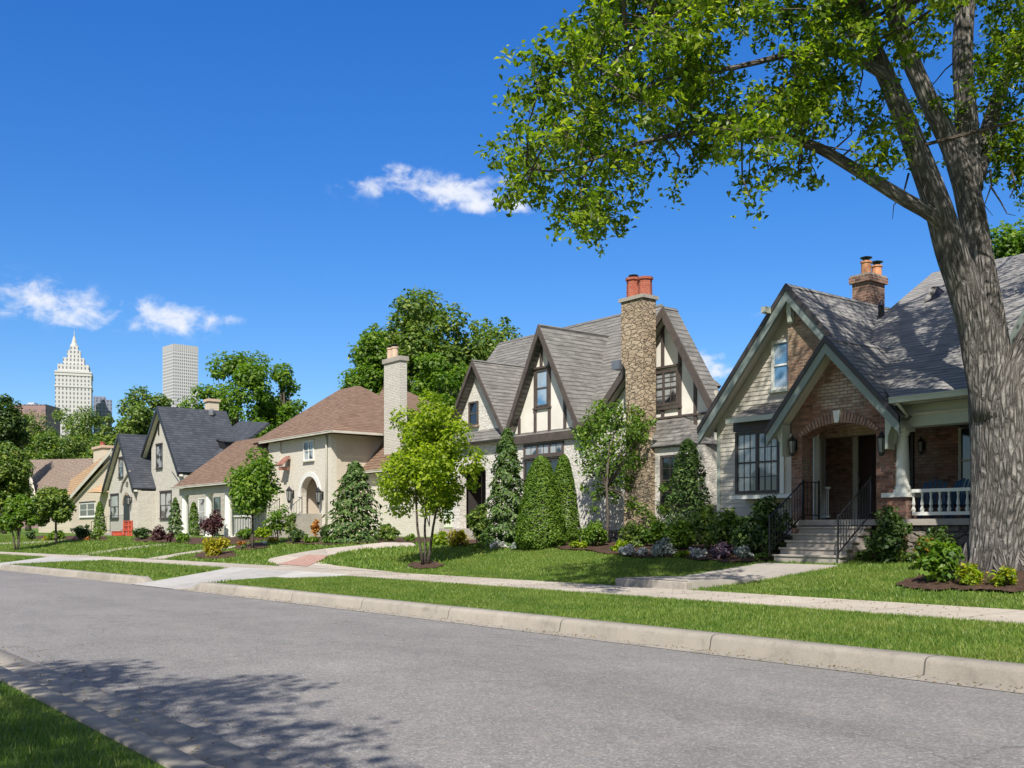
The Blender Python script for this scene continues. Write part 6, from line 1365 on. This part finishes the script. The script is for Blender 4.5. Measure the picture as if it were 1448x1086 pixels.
# ================================================================ THE BIG STREET TREE
def big_tree():
    rng = np.random.RandomState(7)
    base = onT(1414, 832, 20.4); base.z = gr(base.x, base.y)
    T = Thing('big_tree', base, 'huge old broadleaf tree with furrowed forked trunk on the front lawn of the brick house', 'tree')
    t0 = 20.3; K = lambda x, y, r, t: (onT(x, y, t), r/FX*t)
    def limb(mb, pts, n, wob, fine=3):
        # Catmull-Rom through the points
        P = [p for p, r in pts]; Rr = [r for p, r in pts]; o = []; q = []
        for i in range(len(P)-1):
            a = P[max(0, i-1)]; b = P[i]; c = P[i+1]; d = P[min(len(P)-1, i+2)]
            for k in range(fine):
                u = k/fine; o.append(.5*((2*b)+(c-a)*u+(2*a-5*b+4*c-d)*u*u+(3*b-a-3*c+d)*u**3)); q.append(Rr[i]+(Rr[i+1]-Rr[i])*u)
        o.append(P[-1]); q.append(Rr[-1]); mb.tube(o, q, n, wob); return list(zip(o, q))
    mb = MB(); mb2 = MB(); nodes = []
    limb(mb, [K(1416, 842, 58, t0), K(1416, 826, 50, t0), K(1416, 800, 44, t0), K(1417, 700, 40, t0), K(1417, 620, 39, t0), K(1409, 560, 37, t0), K(1402, 520, 32, t0)], 48, .075, 8)
    for a in range(9):    # root flare
        an = a*2*math.pi/9+.3; r = .62; p = base+Vector((math.cos(an)*r*1.35, math.sin(an)*r*1.35, -.06)); q = base+Vector((math.cos(an)*r*.65, math.sin(an)*r*.65, .55)); mb.tube([p+(p-q)*.25, p.lerp(q, .35)+Vector((0, 0, -.08)), q, q+Vector((-math.cos(an)*.2, -math.sin(an)*.2, .7))], [.06, .15, .2, .12], 10, .1)
    T.part('trunk', mb, MT['bark'])
    L1 = limb(mb2, [K(1410, 590, 36, t0), K(1394, 520, 29, t0), K(1380, 460, 25, 20.2), K(1362, 400, 22, 20.1), K(1345, 350, 20.5, 20), K(1329, 300, 19, 19.9), K(1306, 240, 17, 19.8), K(1287, 190, 14.5, 19.7), K(1258, 120, 13, 19.6), K(1236, 70, 11, 19.5), K(1216, 10, 10, 19.3), K(1190, -70, 8, 19), K(1150, -180, 5, 18.7)], 28, .08)
    L2 = limb(mb2, [K(1414, 580, 34, t0+.2), K(1402, 500, 24, t0+.3), K(1394, 420, 20, t0+.3), K(1384, 350, 18, t0+.4), K(1372, 290, 18, t0+.4), K(1358, 235, 18, t0+.4), K(1340, 195, 14, t0+.4), K(1312, 140, 12.5, t0+.3), K(1284, 77, 12, t0+.2), K(1262, 10, 11, t0), K(1250, -90, 9, t0), K(1240, -200, 5, t0)], 26, .08)
    L3 = limb(mb2, [K(1372, 270, 17, t0+.4), K(1368, 205, 16, t0+.5), K(1364, 140, 14, t0+.6), K(1362, 77, 13.5, t0+.7), K(1366, 0, 13, t0+.8), K(1375, -90, 10, t0+1), K(1380, -220, 5, t0+1)], 22, .08)
    L4 = limb(mb2, [K(1380, 250, 13, t0+.6), K(1394, 195, 11, t0+.8), K(1407, 150, 10, t0+1), K(1424, 105, 8, t0+1.2), K(1450, 40, 6, t0+1.4), K(1480, -60, 4, t0+1.6)], 16, .1)
    L5 = limb(mb2, [K(1422, 600, 32, t0), K(1442, 525, 24, t0), K(1475, 455, 22, t0), K(1520, 370, 22, t0-.2), K(1560, 250, 17, t0-.4), K(1600, 120, 12, t0-.5), K(1620, 0, 8, t0-.5), K(1640, -120, 4, t0-.5)], 24, .08)
    L6 = limb(mb2, [K(1345, 330, 13, 19.9), K(1318, 304, 10.5, 19.8), K(1280, 283, 9.5, 19.6), K(1240, 258, 8.8, 19.3), K(1200, 233, 8, 19), K(1160, 210, 7.2, 18.8), K(1120, 197, 6.4, 18.6), K(1080, 190, 5.7, 18.4), K(1030, 183, 5, 18.2), K(960, 190, 4, 18), K(900, 204, 3, 17.8), K(840, 225, 2.2, 17.6), K(780, 242, 1.4, 17.4), K(745, 235, .8, 17.3)], 14, .06)
    L7 = limb(mb2, [K(1228, 40, 9, 19.4), K(1180, 0, 7, 18.8), K(1100, -20, 6, 18.2), K(1000, 0, 4.5, 17.6), K(910, 50, 3, 17), K(850, 110, 1.5, 16.8)], 12, .08)
    L8 = limb(mb2, [K(1258, 110, 9, 19.6), K(1200, 80, 6, 19), K(1130, 75, 4.6, 18.6), K(1040, 95, 3.5, 18.2), K(950, 110, 2.4, 18), K(880, 140, 1.5, 18)], 12, .08)
    L9 = limb(mb2, [K(1080, 190, 5, 18.4), K(1000, 160, 3.6, 18.6), K(930, 130, 2.5, 18.9), K(840, 160, 1.6, 19), K(770, 200, .9, 19.2)], 10, .08)
    T.part('limb', mb2, MT['bark'])
    nodes = [p for L in (L6, L7, L8, L9) for p, r in L]+[p for L in (L1, L2, L3, L4, L5) for p, r in L[-18:]]
    low = L6[8:]
    Q1 = [(838, -260), (835, 0), (822, 40), (772, 85), (738, 140), (760, 170), (714, 205), (706, 235), (722, 268), (770, 292), (815, 322), (845, 322), (868, 300), (884, 262), (920, 232), (960, 228), (1000, 222), (1045, 232), (1085, 240), (1120, 200), (1150, 170), (1190, 110), (1232, 60), (1262, -20), (1262, -260)]
    Q1 = [(x+14 if x < 800 else x, y) for x, y in Q1]
    def inp(x, y, poly): return bool(inside(np.array([x]), np.array([y]), poly)[0])
    cl = []
    while len(cl) < 172:
        x, y = rng.uniform(700, 1265), rng.uniform(-190, 330)
        if inp(x, y, Q1): cl.append((x, y, rng.normal(18, 1.25), rng.uniform(.26, .60)))
    for x, y, r in [(850, 320, .35), (800, 300, .4), (740, 262, .35), (955, 262, .22), (985, 235, .28), (1062, 282, .25), (1060, 258, .3), (1090, 236, .3), (1110, 250, .25), (1135, 225, .3), (1155, 248, .2), (740, 148, .25), (715, 225, .3), (730, 190, .22), (845, 300, .35), (895, 262, .3),
                    (1225, 180, .35), (1240, 205, .3), (1210, 215, .25), (1250, 235, .3), (1262, 180, .35), (1275, 215, .2), (1205, 155, .25), (1250, 150, .3), (1290, 60, .35), (1310, 30, .4), (1260, 60, .4)]:
        cl.append((x, y, rng.normal(18.6, .5), r))
    for k in range(62):
        x, y = rng.uniform(1290, 1470), rng.uniform(-160, 235)
        if 1290 < x < 1390 and y > 40 and rng.uniform() < .75: continue
        cl.append((x, y, rng.normal(21.4, .8), rng.uniform(.35, .55)))
    for x, y in [(1425, 240), (1440, 215), (1405, 210), (1445, 262), (1410, 180), (1395, 150), (1438, 150), (1455, 185)]: cl.append((x, y, 21.2, .32))
    # the rest of the crown, above and beside what the picture frames
    for k in range(190):
        x, y = rng.uniform(850, 1900), rng.uniform(-520, -160); cl.append((x, y, rng.normal(18.6, 1.8), rng.uniform(.5, .8)))
    for k in range(80):
        x, y = rng.uniform(1230, 1440), rng.uniform(-420, -40); cl.append((x, y, rng.normal(16.4, .7), rng.uniform(.45, .65)))
    for k in range(70):
        x, y = rng.uniform(1490, 1850), rng.uniform(-160, 330); cl.append((x, y, rng.normal(20.5, 2.), rng.uniform(.5, .75)))
    P = []; O = []; tw = MB(); NA = np.array([tuple(n) for n in nodes])
    for x, y, t, r in cl:
        c = onT(x, y, t); vis = -60 < y and x < 1500
        ns = int(16*(r/.45)**2) if vis else 9
        d = np.linalg.norm(NA-np.array(c), axis=1); n0 = Vector(NA[int(np.argmin(d+rng.uniform(0, .5, len(d))))])
        m = n0.lerp(c, .5)+Vector(rng.normal(0, .12, 3)); 
        if (n0-c).length < 4.5: tw.tube([n0, m, c], [.022, .015, .008] if vis else [.04, .03, .01], 5)
        for s in range(ns):     # twigs carrying a rosette of leaves each
            v = rng.normal(size=3); v /= np.linalg.norm(v); v[2] = v[2]*.8-.12
            e = np.array(c)+v*r*rng.uniform(.4, 1.35)
            if vis and s % 2 == 0: tw.tube([c, c.lerp(Vector(e), .55)+Vector((0, 0, .04)), Vector(e)], [.007, .005, .003], 3)
            k = 15 if vis else 9
            q = e+rng.normal(size=(k, 3))*np.array([.085, .085, .07])*(1 if vis else 1.8); P.append(q); O.append(np.repeat(v[None], k, 0)*.5+rng.normal(size=(k, 3))*.4)
    P = np.concatenate(P); O = np.concatenate(O); vis = np.arange(len(P))
    far_ = np.array([1.]*len(P)); 
    leaf_obj('crown', P, .125, MT['oak'], T.o, T.org, .5, .52, rng=rng, droop=.45, outward=O, var=.4)
    tw.smooth = False; T.part('branch', tw, MT['bark2'])
    # bare hanging twigs under the crown
    mb = MB()
    for pts in ([(1160, 100), (1152, 140), (1142, 175), (1136, 200)], [(1215, 70), (1220, 105), (1210, 150), (1195, 158)], [(1285, 245), (1278, 272), (1264, 290), (1262, 310)], [(1400, 240), (1402, 262), (1392, 290), (1404, 305)], [(1400, 262), (1415, 285), (1424, 302), (1436, 305)], [(1430, 240), (1436, 262), (1428, 280)]):
        mb = MB(); mb.tube([onT(x, y, 20) for x, y in pts], [.022, .016, .011, .005][:len(pts)], 5); T.part('dead_twig', mb, MT['bark2'])
big_tree()
# a street tree behind the photographer, whose shade reaches the near kerb
add_tree('broadleaf street tree on the near verge throwing its shade over the kerb', 'tree', 'street_tree', (-1.7, -4.75, .3), 10.2, 11.6, 'l_mid', .17, nc=105, per=140, trunk_h=.52, tr=.2, cr=.75, seed=90, shell=.3, low=-.8, depth=.55)
# ================================================================ GRASS
MB_ = None
blades('verge_grass', scatter(-26.5, 6, 10.80, 14.12, 190000), .052, .015, MT['blade'], 'short mown grass of the verge between kerb and pavement')
blades('verge_grass', scatter(-62, -26.5, 10.80, 14.12, 42000), .08, .035, MT['blade'], 'mown grass of the verge beyond the driveway apron')
blades('lawn_grass', scatter(-27, 6, 16.22, 22.5, 150000), .055, .021, MT['blade'], 'mown grass of the front lawns before the brick and tudor houses')
blades('lawn_grass', scatter(-110, -27, 16.22, 24.5, 90000), .09, .06, MT['blade'], 'mown grass of the lawns before the cream and slate roofed houses')
Pn = scatter(-15.5, 1., -1.5, 2.14, 90000); Pn = Pn[np.hypot(Pn[:, 0], Pn[:, 1]) > 2.2]
blades('lawn_grass', Pn, .055, .009, MT['blade'], 'thick near grass behind the low kerb')

def litter(name, n, x0, x1, p0, p1, size, mat, label, zz=.05):
    q = scatter(x0, x1, p0, p1, n); q[:, 2] = np.maximum(q[:, 2], 0)+zz
    o = leaf_obj(name, q, size, MT[mat], None, (0, 0, 0), 2.5, .6); tag(o, label, 'leaf litter', kind='stuff')
litter('fallen_leaves', 900, -30, 4, 9.95, 10.33, .035, 'l_litter', 'dry leaf crumbs lying along the far gutter', .03)
litter('fallen_leaves', 500, -16, 0, 2.35, 3.3, .035, 'l_litter', 'dry leaf crumbs lying along the near kerb', .06)
litter('fallen_leaves', 700, -28, 4, 14.2, 16.1, .04, 'l_litter', 'fallen leaves scattered on the pavement', .045)
